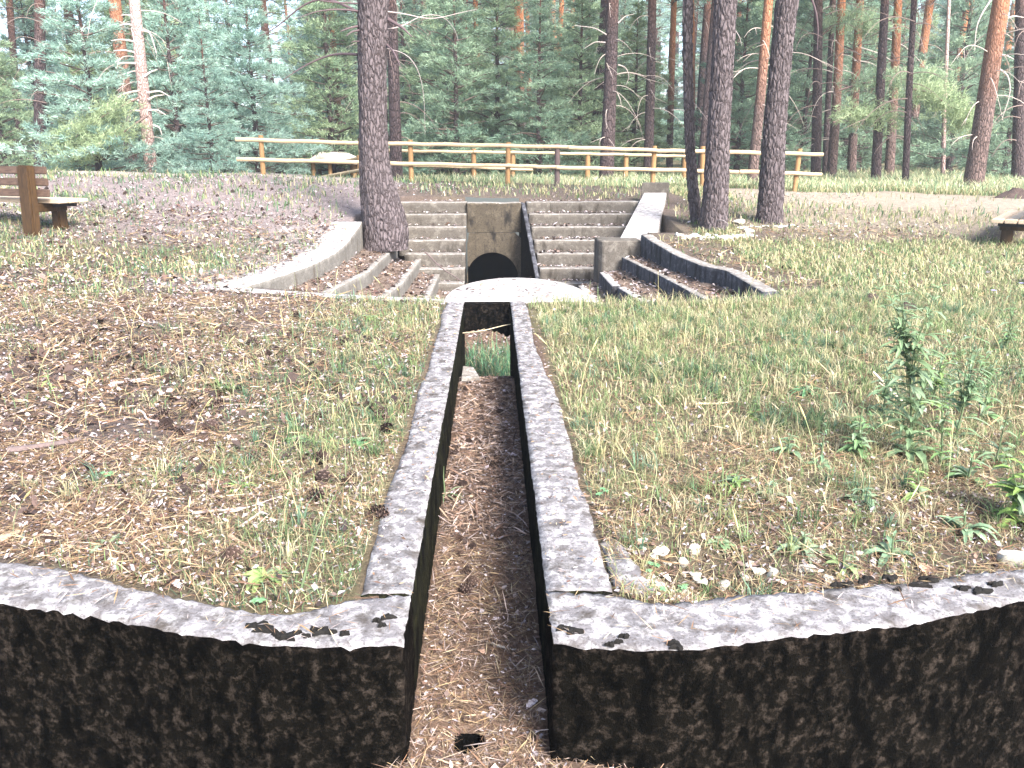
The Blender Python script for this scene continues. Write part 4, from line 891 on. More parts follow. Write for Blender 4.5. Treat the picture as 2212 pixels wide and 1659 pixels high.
for D, z in STEPS:
    n = 230; p = np.column_stack([RG.uniform(.65, 2.3, n), D+.06+RG.beta(2, 1, n)*.22, np.full(n, z+.008)]); V, Q, T, c = flats(p, .05, .02, pick(CHIP, n, RG), RG, .25, .012); A.add(V, Q, T, c)
    n = 60; p = np.column_stack([RG.uniform(-1.4, -.5, n), D+.08+RG.beta(2, 1, n)*.2, np.full(n, z+.008)]); V, Q, T, c = flats(p, .05, .02, pick(CHIP, n, RG), RG, .25, .012); A.add(V, Q, T, c)
# sprinkling on the wall tops
def topz(x, y): return .006
for (n, xf, y0, y1) in ((700, (XLO+.01, XL-.01), 2.2, 7.0), (1000, (XR+.01, XRO), 2.2, 7.0)):
    yy_ = RG.uniform(y0, y1, n); p = np.column_stack([RG.uniform(*xf, n), yy_, np.full(n, .007)]); V, Q, T, c = flats(p, .02+.02*0, .006, pick(CHIP+STRAW, n, RG), RG, .15, .005); A.add(V, Q, T, c)
for cf, cbk in ((LFc, LBc), (RFc, RBc)):
    n = 420; k = RG.integers(0, 150, n); s_ = RG.uniform(.08, .95, (n, 1)); p = cf[k]*(1-s_)+cbk[k]*s_; p[:, 2] = .007; V, Q, T, c = flats(p, .045, .0028, pick(STRAW+CHIP[:2], n, RG), RG, .12, .005); A.add(V, Q, T, c)
n = 260; t_ = RG.uniform(0, 3.1416, n); r_ = RG.uniform(0, .95, n)**.5; p = np.column_stack([CX+RX*r_*np.cos(t_), 7.13+RY*r_*np.sin(t_), np.full(n, .009)]); V, Q, T, c = flats(p, .05, .012, pick(STRAW+CHIP, n, RG), RG, .12, .006); A.add(V, Q, T, c)
n = 420; yy_ = RG.uniform(7.8, 12.3, n); xx_ = cur(LT[0], yy_)-RG.uniform(.03, .5, n); p = np.column_stack([xx_, yy_, Lz(xx_+.2, yy_)+.012]); V, Q, T, c = flats(p, .05, .014, pick(STRAW+CHIP, n, RG), RG, .12, .006); A.add(V, Q, T, c)
tag(obj('channel_litter', A.mesh('channel_litter', M['litter'])), 'reddish needles and leaf scraps in channel and on terraces', None, None, 'stuff')
# grass
A = Acc(); gd = lambda x, y: free(x, y)*np.clip(greenness(x, y), .03, 1)**1.2
for (x0, x1, y0, y1, n, L, W, ln) in ((-6, -.3, 1.8, 3.8, 6000, .055, .0016, .6), (-9, -.3, 3.8, 7.4, 9000, .07, .0026, .55), (.3, 6, 1.8, 3.8, 15000, .05, .0017, .6), (.3, 8, 3.8, 7.5, 34000, .065, .0028, .55), (-9, 9, 7.2, 13, 24000, .09, .006, .5), (-14, 14, 13, 19, 16000, .13, .010, .4)):
    p = jit(sample(n, x0, x1, y0, y1, gd, RG)); m_ = len(p); yel = (n2(p[:, 0], p[:, 1], 1.7, 91)+.42*(p[:, 0] > 0)+RG.normal(0, .25, m_)) > 0
    c = np.where(yel[:, None], pick(YGREEN, m_, RG), pick(GREEN, m_, RG)); V, Q, T, c = blades(p, L, W, c, RG, ln); A.add(V, Q, T, c)
tag(obj('meadow_grass', A.mesh('meadow_grass', M['grass'])), 'short green and yellowing grass', None, None, 'stuff')
A = Acc()
p = jit(sample(1500, -6, 6.5, 2.0, 7.4, lambda x, y: gd(x, y)*np.where(x < 0, .35, 1)*np.clip(.3+1.2*n2(x, y, 2.1, 33), 0, 1), RG)); k_ = 15; m_ = len(p); pp = np.repeat(p, k_, 0)+RG.normal(0, .012, (m_*k_, 3))*[1, 1, 0]
V, Q, T, c = blades(pp, .11, .0022, np.repeat(pick(YGREEN+GREEN, m_, RG), k_, 0)*RG.uniform(.8, 1.2, (m_*k_, 1)), RG, .65); A.add(V, Q, T, c)
tag(obj('grass_clumps', A.mesh('grass_clumps', M['grass'])), 'clumps of longer grass in the lawn', None, None, 'stuff')
A = Acc()   # taller grass beyond the fence, at the path edge, and the tuft at the channel end
tf = lambda x, y: free(x, y)*((y > 18.3) | (x > 5))*((np.abs(y-(15.9-.25*(x-8))) > 1.7) & ((x < 4) | (y > 17)))*((x > -4)*1.0)
for (x0, x1, y0, y1, n, L, W) in ((-4, 16, 18.4, 24, 15000, .22, .011), (3, 16, 17, 27, 8000, .28, .012), (-4, 18, 24, 34, 9000, .25, .02)):
    p = jit(sample(n, x0, x1, y0, y1, tf, RG)); c = pick([(.20, .29, .16), (.27, .34, .19), (.36, .38, .22), (.60, .54, .36), (.50, .47, .28), (.26, .33, .19)], len(p), RG); V, Q, T, c = blades(p, L, W, c, RG, .25); A.add(V, Q, T, c)
p = jit(np.column_stack([RG.uniform(XL-.1, .5, 900), 8.5+2.2*RG.beta(1.3, 1.6, 900)])); p[:, 2] = PITZ; V, Q, T, c = blades(p, .32, .006, pick([(.08, .19, .10), (.13, .25, .13), (.05, .12, .07), (.28, .28, .15)], len(p), RG), RG, .5); A.add(V, Q, T, c)
p = np.column_stack([RG.uniform(.3, 2.6, 900), cop_y(RG.uniform(.3, 2.6, 900))-RG.uniform(.1, .35, 900), np.zeros(900)]); V, Q, T, c = blades(p, .11, .003, pick(YGREEN, 900, RG), RG, .4); A.add(V, Q, T, c)
tag(obj('tall_grass', A.mesh('tall_grass', M['grass'])), 'taller pale grass beyond the fence and by the path', None, None, 'stuff')
A = Acc()   # thin dry stalks standing in the lawn
p = jit(sample(260, -6, 5, 2.2, 9, lambda x, y: free(x, y)*.5, RG))
for q in p:
    h = RG.uniform(.12, .34); dx, dy = RG.normal(0, .3, 2)*h; s_ = np.linspace(0, 1, 6)[:, None]; pts = q+np.array([dx, dy, 0])*s_**2+np.array([0, 0, h])*s_; A.tube(pts, np.linspace(.0016, .0008, 6), 3, [(.30, .34, .17), (.48, .42, .22), (.18, .22, .12)][RG.integers(0, 3)], False)
    if RG.uniform() < .35: A.tube(np.array([pts[-2], pts[-1]*.5+pts[-2]*.5, pts[-1]]), [.0015, .004, .001], 4, (.55, .47, .22), False)
tag(obj('dry_stalks', A.mesh('dry_stalks', M['litter'])), 'thin dry grass stalks standing in the lawn', None, None, 'stuff')

# ------------------------------------------------------------------ small things one by one
def where(x, y):
    if y < near_mid(np.array([x]))[0]+.12 and abs(x) > .2: return 'on the near curved wall'
    return None
def cone_mesh(seed, col=(.085, .055, .045)):
    rng = np.random.default_rng(seed); A = Acc(); zc = np.linspace(-.022, .022, 6); A.tube(np.stack([0*zc, 0*zc, zc], -1), [.004, .009, .010, .009, .006, .002], 6, (.035, .022, .018))
    for i in range(58):
        t_ = i/57; z = -.021+.042*t_; r = .019*math.sin(math.pi*(.18+.74*t_))+.004; a = i*2.39996; up = .1+.9*t_; o_ = np.array([math.cos(a), math.sin(a), 0]); s_ = np.array([-math.sin(a), math.cos(a), 0]); zz = np.array([0, 0, 1])
        b_ = o_*.005+zz*z; tp = o_*r*rng.uniform(.85, 1.1)+zz*(z+r*.45*up); w_ = .0050
        V = [b_-s_*.002, b_+s_*.002, tp+s_*w_, tp-s_*w_, tp+zz*.0035+o_*.0015]; c = np.array([(.05, .03, .025)]*2+[col]*2+[(.20, .14, .11)])
        A.add(V, [(0, 1, 2, 3)], [(3, 2, 4)], c)
    return A.mesh('pine_cone', M['cone'])
CM = [cone_mesh(1, (.045, .028, .024)), cone_mesh(2, (.03, .02, .018)), cone_mesh(3, (.065, .04, .03))]
def cone(x, y, z, label, group, s=1.0):
    o = obj('pine_cone', CM[random.randrange(3)], None, (x, y, z+.012*s), (random.uniform(1.1, 2), random.uniform(-.5, .5), random.uniform(0, 6.3)), s); tag(o, label, 'pine cone', group); return o
def scatter_cones(n, fn, rng, box, label, group, s=1.0):
    p = sample(n, *box, fn, rng)
    for x, y in p: cone(x, y, gz(x, y), label, group, s*random.uniform(.75, 1.15))
for (u, v) in ((545, 1000), (420, 880), (455, 930), (470, 880), (820, 905), (838, 935), (360, 925), (350, 905), (700, 1045), (690, 905), (545, 745), (745, 745), (690, 1000), (680, 1085), (820, 1120), (320, 690), (500, 1215), (640, 690)):
    q = PG(u, v); cone(q[0], q[1], q[2], 'large dark open pine cone among litter and grass left of the channel', 'pine cones left of the channel', 1.5)
scatter_cones(85, lambda x, y: litter_d(x, y)*(x < -.5)*.8, RG, (-5, -.5, 3.0, 8.5), 'dark open pine cone among litter and grass left of the channel', 'pine cones left of the channel')
scatter_cones(45, lambda x, y: free(x, y)*1.0, RG, (-8, -2.8, 9.5, 15), 'small dark cone on the bare bank behind the left bench', 'pine cones on the bank', 1.25)
for (u, v) in ((1005, 1280), (1062, 865), (1037, 908), (1012, 960), (982, 985), (1055, 850), (1000, 845), (1020, 1265), (1065, 1010), (1000, 1052), (1080, 895)):
    q = PG(u, v); cone(q[0], q[1], q[2], 'dark pine cone lying on the channel floor', 'pine cones in the channel', 1.05)
scatter_cones(22, lambda x, y: 1.0*(np.abs(x+.045) < .16), RG, (-.22, .13, 2.5, 5.7), 'dark pine cone lying on the channel floor', 'pine cones in the channel', .8)
scatter_cones(34, lambda x, y: tread_f(x, y)*(x < -.6)*1.0, RG, (-2.3, -.6, 7.6, 12.8), 'dark cone on the reddish litter of the left terraces', 'pine cones on the left terraces', 1.05)
scatter_cones(44, lambda x, y: tread_f(x, y)*(x > .9)*1.0, RG, (.9, 2.6, 7.8, 12), 'dark cone on the litter of the right terraces', 'pine cones on the right terraces', 1.05)
scatter_cones(14, lambda x, y: free(x, y)*(x > 2.3)*1.0, RG, (2.3, 3.6, 8, 12.5), 'dark cone on bare ground above the outer right terrace wall', 'pine cones above the right terraces')
for i in range(30):
    D, z = STEPS[random.randrange(1, 7)]; cone(random.uniform(.75, 1.9 if D < 13.5 else 2.4), D+random.uniform(.08, .24), z, 'small dark cone on a tread of the right flight of steps', 'pine cones on the right steps', .9)
# stones
def stone_mesh(seed):
    bm = bmesh.new(); bmesh.ops.create_icosphere(bm, subdivisions=3, radius=1); rng = np.random.default_rng(seed); pl = rng.normal(0, 1, (9, 3)); pl /= np.linalg.norm(pl, axis=1)[:, None]; dd = rng.uniform(.38, .8, 9)
    for v in bm.verts:
        p = np.array(v.co)
        for n_, d_ in zip(pl, dd):
            k = p@n_
            if k > d_: p = p-n_*(k-d_)*.92
        p = p*(1+.04*float(vn((p*3)[None], seed)[0])); v.co = p
    me = bpy.data.meshes.new('stone'); bm.to_mesh(me); bm.free(); me.materials.append(M['stone']); me.polygons.foreach_set('use_smooth', [False]*len(me.polygons)); return me
SM = [stone_mesh(k) for k in range(6)]
def stone(x, y, s, label, group, z=None, flat=.65):
    o = obj('stone', SM[random.randrange(6)], None, (x, y, (gz(x, y) if z is None else z)+s*flat*.25), (random.uniform(-.2, .2), random.uniform(-.2, .2), random.uniform(0, 6)), (s, s*random.uniform(.7, .95), s*flat)); return tag(o, label, 'stone', group)
for (u, v, s, lab) in ((1500, 1250, .036, 'roundish white stone, biggest in the rubble hollow behind the near right wall'), (1425, 1195, .034, 'mossy cream stone at the back of the rubble hollow'), (1385, 1190, .020, 'small angular stone left of the mossy cream one'), (1425, 1275, .030, 'pale stone in the corner between channel wall and near right wall'), (1560, 1270, .036, 'pinkish white stone right of the roundish white one'), (2190, 1215, .06, 'flat white stone at the right edge above the near wall'), (1400, 1245, .026, 'cream stone with clover leaves over it by the footing strip')):
    q = PG(u, v); stone(q[0], q[1], s, lab, None, q[2])
for i in range(40):
    u = random.uniform(1380, 2000)**1.0; v = 1215+random.uniform(-25, 70)-(u-1400)*.03; q = PG(u, v)
    if in_made(q[0:1], q[1:2])[0]: continue
    stone(q[0], q[1], random.uniform(.007, .026), 'small pale limestone chip in the rubble behind the near right wall', 'limestone chips behind the near right wall', q[2])
for i in range(34):
    t_ = i/33; u = 1462+t_*160; v = 512+math.sin(t_*3.1)*3+random.uniform(-4, 4); q = PG(u, v, outer); stone(q[0], q[1], random.uniform(.045, .07), 'white stone in the ring at the foot of the thick near trunk', 'white stones round the thick near trunk')
for (u, v, s, lab) in ((1618, 500, .10, 'largest white stone, right end of the ring round the thick trunk'), (1600, 482, .13, 'buff flat rock between the two thick near trunks')):
    q = PG(u, v, outer); stone(q[0], q[1], s, lab, None, None, .45)
for i in range(14):
    u = 1598+i*9.5; q = PG(u, 491+random.uniform(-2, 3)-(i > 10)*3, outer); stone(q[0], q[1], random.uniform(.04, .07), 'flat pale stone at the foot of the leaning near trunk', 'flat stones by the leaning trunk', None, .4)
for i in range(8):
    u = random.uniform(1375, 1840); q = PG(u, 1200+random.uniform(-15, 80)-(u-1400)*.04)
    if in_made(q[0:1], q[1:2])[0]: continue
    stone(q[0], q[1], random.uniform(.018, .036), 'cream limestone lump in the rubble behind the near right wall', 'limestone lumps behind the near right wall', q[2])
# molehills
for (u, v, s, lab) in ((1880, 650, .13, 'low dark crumbly molehill farther from the camera on the right lawn'), (1957, 672, .15, 'rounded dark brown molehill nearer on the right lawn'), (2190, 428, .38, 'brown heap of earth beside the sunny path at the right')):
    q = PG(u, v, outer); k = 40; xs_, ys_ = np.meshgrid(np.linspace(-1.3, 1.3, k), np.linspace(-1.3, 1.3, k)); zz = np.exp(-(xs_**2+ys_**2)*2.6)*.62*(1+.5*n2(xs_, ys_, 3, 4))+.10*n2(xs_, ys_, 9, 8)*np.exp(-(xs_**2+ys_**2)*2)-.06
    o = obj('earth_mound', mesh('earth_mound', np.stack([xs_*s, ys_*s, zz*s], -1).reshape(-1, 3), grid_faces(k, k), M['soil'], np.tile([(.11, .075, .065)] if s < .5 else [(.40, .31, .25)], (k*k, 1)), smooth=True), None, (q[0], q[1], q[2])); tag(o, lab, 'mound')
# twigs and sticks
def stick(a, b_, r, col, label, group=None, bend=.03, name='twig', n=9):
    a, b_ = np.array(a), np.array(b_); s_ = np.linspace(0, 1, n)[:, None]; d = np.cross(b_-a, [0, 0, 1.0]); pts = a*(1-s_)+b_*s_+d*np.sin(s_*3.1)*bend+d*.3*np.sin(s_*9+a[0]*9)*bend
    A = Acc(); A.tube(pts-a, np.linspace(r, r*.55, n), 6, col)
    for k in range(random.randrange(0, 3)):
        i = random.randrange(2, n-2); dr = (pts[i+1]-pts[i]); dr = dr/np.linalg.norm(dr); q = np.cross(dr, [0, 0, 1])*random.choice((-1, 1))+dr; A.tube(np.array([pts[i]-a, pts[i]-a+q*.03, pts[i]-a+q*.06+np.array([0, 0, .004])]), [r*.5, r*.4, r*.2], 4, col)
    return tag(obj(name, A.mesh(name, M['deadwood']), None, a), label, 'twig', group)
def sp(u0, v0, u1, v1, r, col, label, bend=.03, up=0.0, group=None):
    a, b_ = PG(u0, v0), PG(u1, v1); a = a+[0, 0, r*1.2+.004]; b_ = b_+[0, 0, r*1.2+.004+up]; return stick(a, b_, r, col, label, group, bend)
GRY = (.48, .40, .38); BRN = (.34, .23, .16); DRK = (.12, .09, .085)
sp(240, 835, 345, 818, .010, GRY, 'thick pale grey stick lying among litter on the left lawn', .06)
sp(497, 1165, 560, 1200, .008, BRN, 'short brown stick in the grass left of the channel', .02)
sp(300, 890, 380, 920, .006, GRY, 'pale curved twig below the thick grey stick', .12)
sp(130, 1005, 190, 975, .007, GRY, 'forked pale twig near the black charred wood', .1)
sp(20, 985, 175, 960, .018, DRK, 'black charred looking stick at the left edge of the lawn', .08)
sp(0, 1180, 45, 1160, .014, BRN, 'thick brown stick end at the left edge above the near wall', .02)
sp(155, 1150, 105, 1115, .005, BRN, 'straight brown twig near the left end of the near wall', .05)
sp(170, 640, 255, 665, .007, GRY, 'pale twig on the far left litter', .08); sp(0, 640, 80, 645, .007, DRK, 'dark curved twig at the far left edge', .2)
sp(560, 700, 700, 718, .006, GRY, 'long thin twig in the middle of the left lawn', .02); sp(380, 775, 480, 790, .006, BRN, 'brown twig left of the long thin one', .05)
sp(885, 1512, 1000, 1500, .004, DRK, 'dark thin twig across the channel floor near the small hole', .1); sp(1062, 1395, 1115, 1408, .005, (.3, .28, .26), 'grey forked twig touching the right channel wall', .1)
sp(880, 1400, 905, 1520, .0035, DRK, 'curved dark twig along the foot of the left channel wall', .25); sp(905, 1635, 1040, 1650, .004, DRK, 'thin dark twig at the bottom of the picture below the hole', .03)
sp(1620, 1095, 1700, 1080, .004, BRN, 'thin brown twig on the right lawn', .05); sp(1500, 878, 1590, 872, .007, (.5, .42, .28), 'straw coloured stick lying on the right lawn', .05); sp(1600, 1245, 1655, 1200, .005, DRK, 'dark twig over the rubble behind the near right wall', .03)
a = PG(1965, 885); b_ = PD(1886, 803, a[1]+.15); stick(a, b_, .0075, (.72, .58, .45), 'pale peeled stick propped in the tall weeds on the right', None, .01, 'peeled_stick')
sp(1000, 700, 1103, 662, .004, (.5, .42, .3), 'dry stalk arching in front of the dark beam at the channel end', .1)
a, b_ = PD(985, 722, 6.6), PD(1103, 700, 6.6); stick(a, b_, .006, (.48, .40, .27), 'straw stem bridging the slot below the dark arched beam', None, .1, 'straw_stem')
a, b_ = PD(918, 545, 12.6), PD(1000, 610, 12.0); stick(a, b_, .012, DRK, 'dark fallen branch lying down across the left steps', None, .05, 'fallen_branch')
for i in range(150):
    q = sample(1, -4.5, -.5, 2.1, 8.2, lambda x, y: litter_d(x, y), RG)[0]; a_z = random.uniform(0, 3.14); l = random.uniform(.08, .34); e = q+np.array([math.cos(a_z), math.sin(a_z)])*l
    if in_made(e[:1], e[1:])[0] or in_made(q[:1], q[1:])[0]: continue
    stick((q[0], q[1], gz(*q)+.012), (e[0], e[1], gz(*e)+.012), random.uniform(.0022, .0052), random.choice((GRY, BRN, DRK, GRY)), 'small dry twig in the litter left of the channel', 'small twigs left of the channel', .1)
# dark moss cushions and crust holes on the wall tops
def moss(u, v, s, label, group):
    q = P(u, v, .004); k = 14; A = Acc(); rng = np.random.default_rng(int(u+v)); th = np.linspace(0, 6.283, 15)[:-1]; V = [(0, 0, .006)]
    for rr_, zz in ((.5, .007), (.85, .004), (1.0, -.004)):
        for t_ in th: r_ = s*rr_*(1+.35*math.sin(3*t_+u)+.2*math.sin(5*t_+v)); V.append((r_*1.5*math.cos(t_), r_*.8*math.sin(t_), zz+rng.normal(0, .0015)))
    T = [(0, 1+i, 1+(i+1) % 14) for i in range(14)]; Q = [(1+k_*14+i, 15+k_*14+i, 15+k_*14+(i+1) % 14, 1+k_*14+(i+1) % 14) for k_ in range(2) for i in range(14)]
    A.add(V, Q, T, (.007, .006, .005)); tag(obj('moss_cushion', A.mesh('moss_cushion', M['litter']), None, q), label, 'moss', group)
for u, v, s in ((558, 1352, .022), (575, 1360, .02), (603, 1372, .014), (620, 1376, .018), (640, 1368, .010), (660, 1374, .008), (700, 1364, .02), (680, 1360, .01), (743, 1368, .010), (838, 1333, .013), (815, 1340, .008), (825, 1350, .008)): moss(u, v, s, 'black moss cushion on the top of the near left wall', 'moss cushions on the near left wall')
for u, v, s in ((1215, 1357, .014), (1240, 1363, .016), (1350, 1374, .009), (1335, 1386, .007), (1455, 1389, .013), (1462, 1397, .012), (1318, 1392, .008)): moss(u, v, s, 'black moss cushion on the near right wall beside the channel', 'moss cushions on the near right wall by the channel')
for u, v, s in ((1807, 1263, .012), (1828, 1262, .013), (1862, 1256, .011), (1874, 1249, .012), (1923, 1248, .016), (1990, 1262, .02), (2010, 1250, .018), (2080, 1270, .015), (2120, 1276, .02), (1940, 1272, .008), (2150, 1262, .016)): moss(u, v, s, 'dark bark scrap lying on the right part of the near right wall', 'dark scraps on the near right wall')
# leafy weeds
def leaf(A, base, d, L, W, col, droop=.6, teeth=0, n=7):
    base = np.array(base); d = np.array(d)/np.linalg.norm(d); s_ = np.cross(d, [0, 0, 1.0]); s_ /= np.linalg.norm(s_)+1e-9; V = []
    for i in range(n):
        t_ = i/(n-1); w_ = W*(math.sin(math.pi*min(1, t_*.92+.06))**.8)*(1-.35*t_)*(1+(teeth if i % 2 else -teeth)); c = base+d*L*t_+np.array([0, 0, -droop*L*t_**2]); fold = np.array([0, 0, w_*.35]); V += [c-s_*w_+fold, c, c+s_*w_+fold]
    Q = [(3*i+a, 3*i+3+a, 3*i+4+a, 3*i+1+a) for i in range(n-1) for a in (0, 1)]; A.add(V, Q, None, np.array(col)*random.uniform(.8, 1.2))
def weed(u, v, h, label, lean=(0, 0), nleaf=12, L=.11, W=.012, rosette=6, col=(.15, .25, .11), flower=False, branch=3):
    q = PG(u, v); o = empty('leafy_weed', q, label, 'weed'); A = Acc(); tops = []
    if h > .05:
        for b__ in range(1+(branch if h > .25 else 0)):
            k0 = 0 if b__ == 0 else random.uniform(.02, .5); hh = h if b__ == 0 else h*random.uniform(.4, .75); s_ = np.linspace(0, 1, 12)[:, None]; dv = np.array([lean[0], lean[1], 0])*h if b__ == 0 else np.array([random.uniform(-.5, .5), random.uniform(-.4, .4), 0])*hh
            st = np.array([lean[0], lean[1], 0])*h*k0**1.3+np.array([0, 0, h*k0]) if b__ else np.zeros(3); en = np.array([0, 0, hh if b__ == 0 else hh*.9]); pts = st+dv*s_**1.3+en*s_+np.array([.01, 0, 0])*np.sin(s_*7+b__)*h; A.tube(pts, np.linspace(.0055 if b__ == 0 else .0028, .0012, 12), 5, (.14, .19, .10)); tops.append(pts)
        obj('stem', A.mesh('stem', M['leafy']), o)
        for pts in tops:
            for i in range(nleaf if pts is tops[0] else nleaf//2):
                t_ = random.uniform(.06, .97); p_ = pts[int(t_*11)]; a_ = random.uniform(0, 6.28); B = Acc(); k = (1-.72*t_); leaf(B, (0, 0, 0), (math.cos(a_), math.sin(a_), random.uniform(.2, 1.1)), L*k*random.uniform(.6, 1.2), W*k, col if random.random() > .3 else (.19, .26, .16), .5, .22); obj('leaf', B.mesh('leaf', M['leafy']), o, p_)
    for i in range(rosette):
        a_ = i*2.4+random.uniform(-.3, .3); B = Acc(); leaf(B, (0, 0, .004), (math.cos(a_), math.sin(a_), random.uniform(.35, 1.2)), L*random.uniform(.8, 1.4), W*1.3, col if i % 3 else (.20, .27, .16), .75, .15, 9); obj('leaf', B.mesh('leaf', M['leafy']), o)
    if flower:
        for pts in tops[:2]:
            B = Acc()
            for k in range(9): a_ = k*.698; leaf(B, (0, 0, 0), (math.cos(a_), math.sin(a_), .5), .018, .005, (.42, .38, .72), .1, 0, 4)
            obj('flower', B.mesh('flower', M['leafy']), o, pts[-1])
weed(1962, 985, .84, 'tallest weed on the right lawn, with toothed leaves and a pale stick through it', (-.12, .1), 44, .18, .018, 8, (.17, .25, .13), False, 9)
weed(2062, 950, .56, 'bushy weed right of the tallest one, curled grey leaves', (.12, 0), 34, .14, .014, 6, (.17, .26, .14), False, 5)
weed(2030, 1010, .34, 'thin upright weed between the tallest weed and the right edge', (-.1, 0), 16, .10, .012, 3, (.16, .27, .10), False, 3)
weed(2200, 1130, .46, 'leafy weed cut off by the right edge with yellow green toothed leaves', (-.05, 0), 24, .14, .020, 6, (.21, .32, .09), False, 4)
weed(2214, 850, .55, 'leaning weed with small violet flowers near the right edge', (-.42, .1), 14, .07, .009, 3, (.13, .2, .1), True, 2)
weed(1735, 1190, .07, 'grey green rosette with upright pointed leaves above the rubble', (0, 0), 4, .12, .011, 13, (.20, .27, .17))
weed(1668, 1078, .10, 'small leaning rosette left of the moss patch on the right lawn', (0, 0), 5, .09, .013, 8, (.19, .26, .17))
weed(1770, 1010, .20, 'weed with a spike of narrow leaves in mid right lawn', (.05, 0), 12, .09, .011, 9, (.15, .25, .14))
weed(1630, 905, .14, 'short bright green weed in the middle of the right lawn', (0, 0), 8, .06, .010, 5, (.20, .32, .09))
weed(1418, 972, .22, 'slim weed with two upright leaves near the channel wall', (-.05, 0), 8, .07, .009, 4, (.20, .32, .09))
weed(1925, 1205, .09, 'dark green bent rosette behind the right part of the near wall', (0, 0), 4, .13, .012, 10, (.15, .24, .14))
weed(1820, 1230, .08, 'narrow leaved rosette at the edge of the near right wall', (0, 0), 3, .11, .009, 8, (.22, .30, .13))
weed(1860, 1090, .13, 'spreading blue grey weed left of the right edge', (0, 0), 8, .12, .012, 12, (.17, .25, .15)); weed(2080, 1150, .10, 'blue green leafy clump under the cut off weed', (0, 0), 6, .14, .013, 12, (.17, .26, .15))
weed(575, 1252, .04, 'light green toothed rosette just behind the near left wall', (0, 0), 0, .10, .016, 9, (.25, .36, .12), False, 0)
weed(775, 958, .05, 'dark green pointed rosette near the left channel wall', (0, 0), 0, .10, .009, 12, (.12, .24, .10), False, 0)
weed(110, 862, .18, 'small weed with lobed leaves in the litter at the far left', (.05, 0), 9, .09, .014, 4, (.22, .32, .10))
weed(235, 1185, .05, 'grey green feathery clump in the lower left lawn', (0, 0), 0, .10, .008, 14, (.20, .28, .18), False, 0); weed(520, 1060, .08, 'bright grass green clump in the middle of the left lawn', (0, 0), 3, .10, .005, 22, (.20, .33, .10))
weed(640, 955, .05, 'flat green rosette left of the dark pointed one', (0, 0), 0, .09, .010, 10, (.16, .28, .13), False, 0); weed(830, 800, .34, 'tall bare green stalk beside the left channel wall', (-.35, 0), 3, .04, .004, 3, (.12, .2, .09), False, 0)
weed(720, 820, .30, 'pair of upright green stalks in the left lawn', (.02, 0), 4, .05, .004, 3, (.12, .2, .09), False, 2); weed(800, 690, .10, 'bright green tuft near the far end of the left lawn', (0, 0), 3, .12, .005, 24, (.20, .33, .11))
weed(1740, 850, .08, 'dark green creeping clump in the far middle of the right lawn', (0, 0), 0, .14, .006, 26, (.10, .22, .10), False, 0); weed(960, 1075, .16, 'fine grass tuft growing at the foot of the left channel wall', (0, 0), 0, .17, .003, 22, (.11, .17, .08), False, 0)
weed(650, 1280, .28, 'thin leaning green stalk behind the near left wall', (.35, .1), 5, .04, .004, 2, (.15, .22, .10), False, 0)
weed(1555, 1180, .03, 'creeping blue green weed at the back of the rubble hollow', (0, 0), 0, .07, .012, 14, (.15, .24, .12), False, 0)
def clover(u, v, label):
    q = PG(u, v); o = empty('clover', q, label, 'clover')
    for k in range(4):
        B = Acc(); c = np.array([random.uniform(-.03, .03), random.uniform(-.02, .02), random.uniform(.015, .035)])
        for j in range(5): a_ = j*1.2566; leaf(B, (0, 0, 0), (math.cos(a_), math.sin(a_), .15), .014, .006, (.17, .34, .17), .2, 0, 4)
        obj('leaf', B.mesh('leaf', M['leafy']), o, c)
for k, (u, v, h, lab) in enumerate(((1850, 985, .26, 'upright weed just left of the tallest weed'), (1905, 900, .30, 'weed behind the tallest weed, level with the peeled stick'), (2010, 880, .34, 'slender weed behind the bushy one'), (2120, 905, .38, 'open branched weed below the violet flowered one'),
    (2150, 1000, .22, 'short broad leaved weed left of the cut off weed'), (1985, 1080, .14, 'low spreading weed below the tallest weed'), (2090, 1040, .18, 'small leafy weed right of the low spreading one'), (1700, 985, .10, 'flat weed in the moss in mid right lawn'), (1590, 1060, .08, 'little weed above the rubble hollow'), (2170, 760, .45, 'tall faint weed at the far right of the lawn'))):
    weed(u, v, h, lab, (random.uniform(-.2, .2), 0), 18, .12, .014, 7, ((.15, .25, .11), (.18, .27, .15), (.20, .30, .10))[k % 3], k == 9, 4)
clover(1415, 1288, 'small green clover leaves in the corner of the near right wall'); clover(1475, 1290, 'clover leaves at the foot of the pale stones'); clover(1418, 1240, 'clover sprig beside the mossy cream stone')
clover(548, 1312, 'clover leaves at the inner edge of the near left wall'); clover(1300, 1075, 'clover sprig beside the right channel wall'); clover(230, 1037, 'round green leaf pair in the lower left lawn')
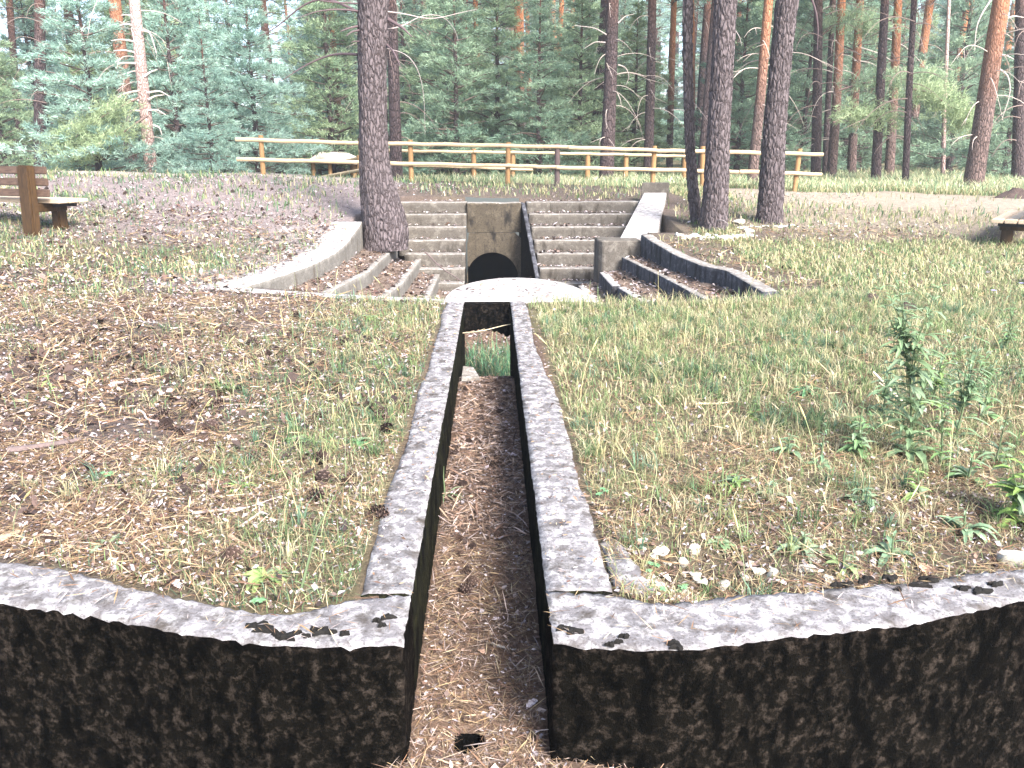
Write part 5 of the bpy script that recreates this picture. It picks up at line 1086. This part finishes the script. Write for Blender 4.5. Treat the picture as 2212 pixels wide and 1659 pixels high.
# single fallen leaves
LEAFM = []
for k, c in enumerate(((.55, .38, .28), (.42, .27, .19), (.62, .52, .50), (.66, .46, .30))):
    B = Acc(); leaf(B, (0, 0, 0), (1, .001, .15), .05, .014, c, .25, .2, 8); LEAFM.append(B.mesh('fallen_leaf', M['litter']))
for (u, v, s, k, lab) in ((45, 985, 2.0, 0, 'big tan leaf beside the black charred stick'), (370, 1262, 1.1, 2, 'pinkish grey leaf standing behind the near left wall'), (605, 1240, 1.0, 3, 'curled tan leaf near the light green rosette'), (690, 1035, 1.4, 0, 'reddish fallen leaf by a dark cone left of the channel'),
    (1510, 1098, 1.3, 0, 'reddish leaf on the right lawn near the rubble'), (1850, 1120, 1.5, 3, 'cream and orange leaf on the right lawn'), (1770, 1480, 1, 0, ''), (1380, 745, 1, 1, ''), (1160, 1520, 1.0, 2, 'white grey scrap at the foot of the right channel wall'), (1045, 1420, .9, 1, 'brown leaf in the middle of the channel floor'), (1990, 1225, 1.5, 1, 'curled brown leaf behind the near right wall'), (300, 990, 1.2, 2, 'pale leaf in the litter above the near left wall')):
    if not lab: continue
    q = PG(u, v); tag(obj('fallen_leaf', LEAFM[k], None, (q[0], q[1], q[2]+.014), (0, .1, u), s), lab, 'leaf')
for i in range(110):
    left = i % 3 > 0; q = sample(1, -4 if left else .4, -.45 if left else 3, 2.1, 6.5, lambda x, y: litter_d(x, y), RG)[0]
    tag(obj('fallen_leaf', LEAFM[random.randrange(4)], None, (q[0], q[1], gz(*q)+.012), (random.uniform(-.3, .3), random.uniform(-.3, .3), random.uniform(0, 6)), random.uniform(.5, 1.0)), 'small dry leaf in the litter %s of the channel' % ('left' if left else 'right'), 'leaf', 'dry leaves %s of the channel' % ('left' if left else 'right'))

# ------------------------------------------------------------------ labels: say where each of several alike things lies
ZONES = {'pine_cone': 1, 'twig': 1, 'fallen_leaf': 1, 'stone': 1, 'moss_cushion': 1, 'young_pine': 0, 'pine_tree': 0}
ORD = ['leftmost', 'second', 'third', 'fourth', 'fifth', 'sixth', 'seventh', 'eighth', 'ninth', 'tenth']
bylab = {}
for o in COL.objects:
    if o.parent is None and o.get('label') and o.name.split('.')[0] in ZONES: bylab.setdefault(o['label'], []).append(o)
def zone(x, y):
    if y > 9: return 'toward the far end'
    for lim, s_ in ((2.6, 'just behind the near wall'), (3.3, 'beside the middle channel'), (4.5, 'beside the far channel'), (6.2, 'near the channel end'), (9, 'near the terraces')):
        if y < lim: return s_
for lab, L in bylab.items():
    if len(L) < 2: continue
    L.sort(key=lambda o: o.location.x/o.location.y)
    if len(L) <= 10:
        for k, o in enumerate(L): o['label'] = (ORD[k]+' '+('from the left, ' if k else '')+lab) if len(lab.split()) < 13 else lab
    elif L[0].name.startswith('pine_cone') or L[0].name.startswith('twig') or L[0].name.startswith('fallen_leaf'):
        for o in L:
            if 'left of the channel' in lab or 'litter' in lab and 'terrace' not in lab: o['label'] = lab.split(' among ')[0].split(' in the ')[0].split(' lying ')[0] + ', left of the channel, '+zone(o.location.x, o.location.y) if 'right' not in lab else lab

# ------------------------------------------------------------------ air
HAZE = .0017
if HAZE:
    bm = bmesh.new(); bmesh.ops.create_cube(bm, size=1); me = bpy.data.meshes.new('haze'); bm.to_mesh(me); bm.free()
    m = bpy.data.materials.new('haze'); m.use_nodes = True; t = m.node_tree; t.nodes.clear(); out = t.nodes.new('ShaderNodeOutputMaterial'); v = t.nodes.new('ShaderNodeVolumePrincipled')
    v.inputs['Color'].default_value = (.90, .95, 1, 1); v.inputs['Density'].default_value = HAZE; v.inputs['Anisotropy'].default_value = .3
    t.links.new(v.outputs[0], out.inputs['Volume']); me.materials.append(m)
    o = obj('haze', me, None, (0, 155, 15.5), (0, 0, 0), (340, 340, 36)); tag(o, 'pale haze between the trees', None, None, 'stuff')
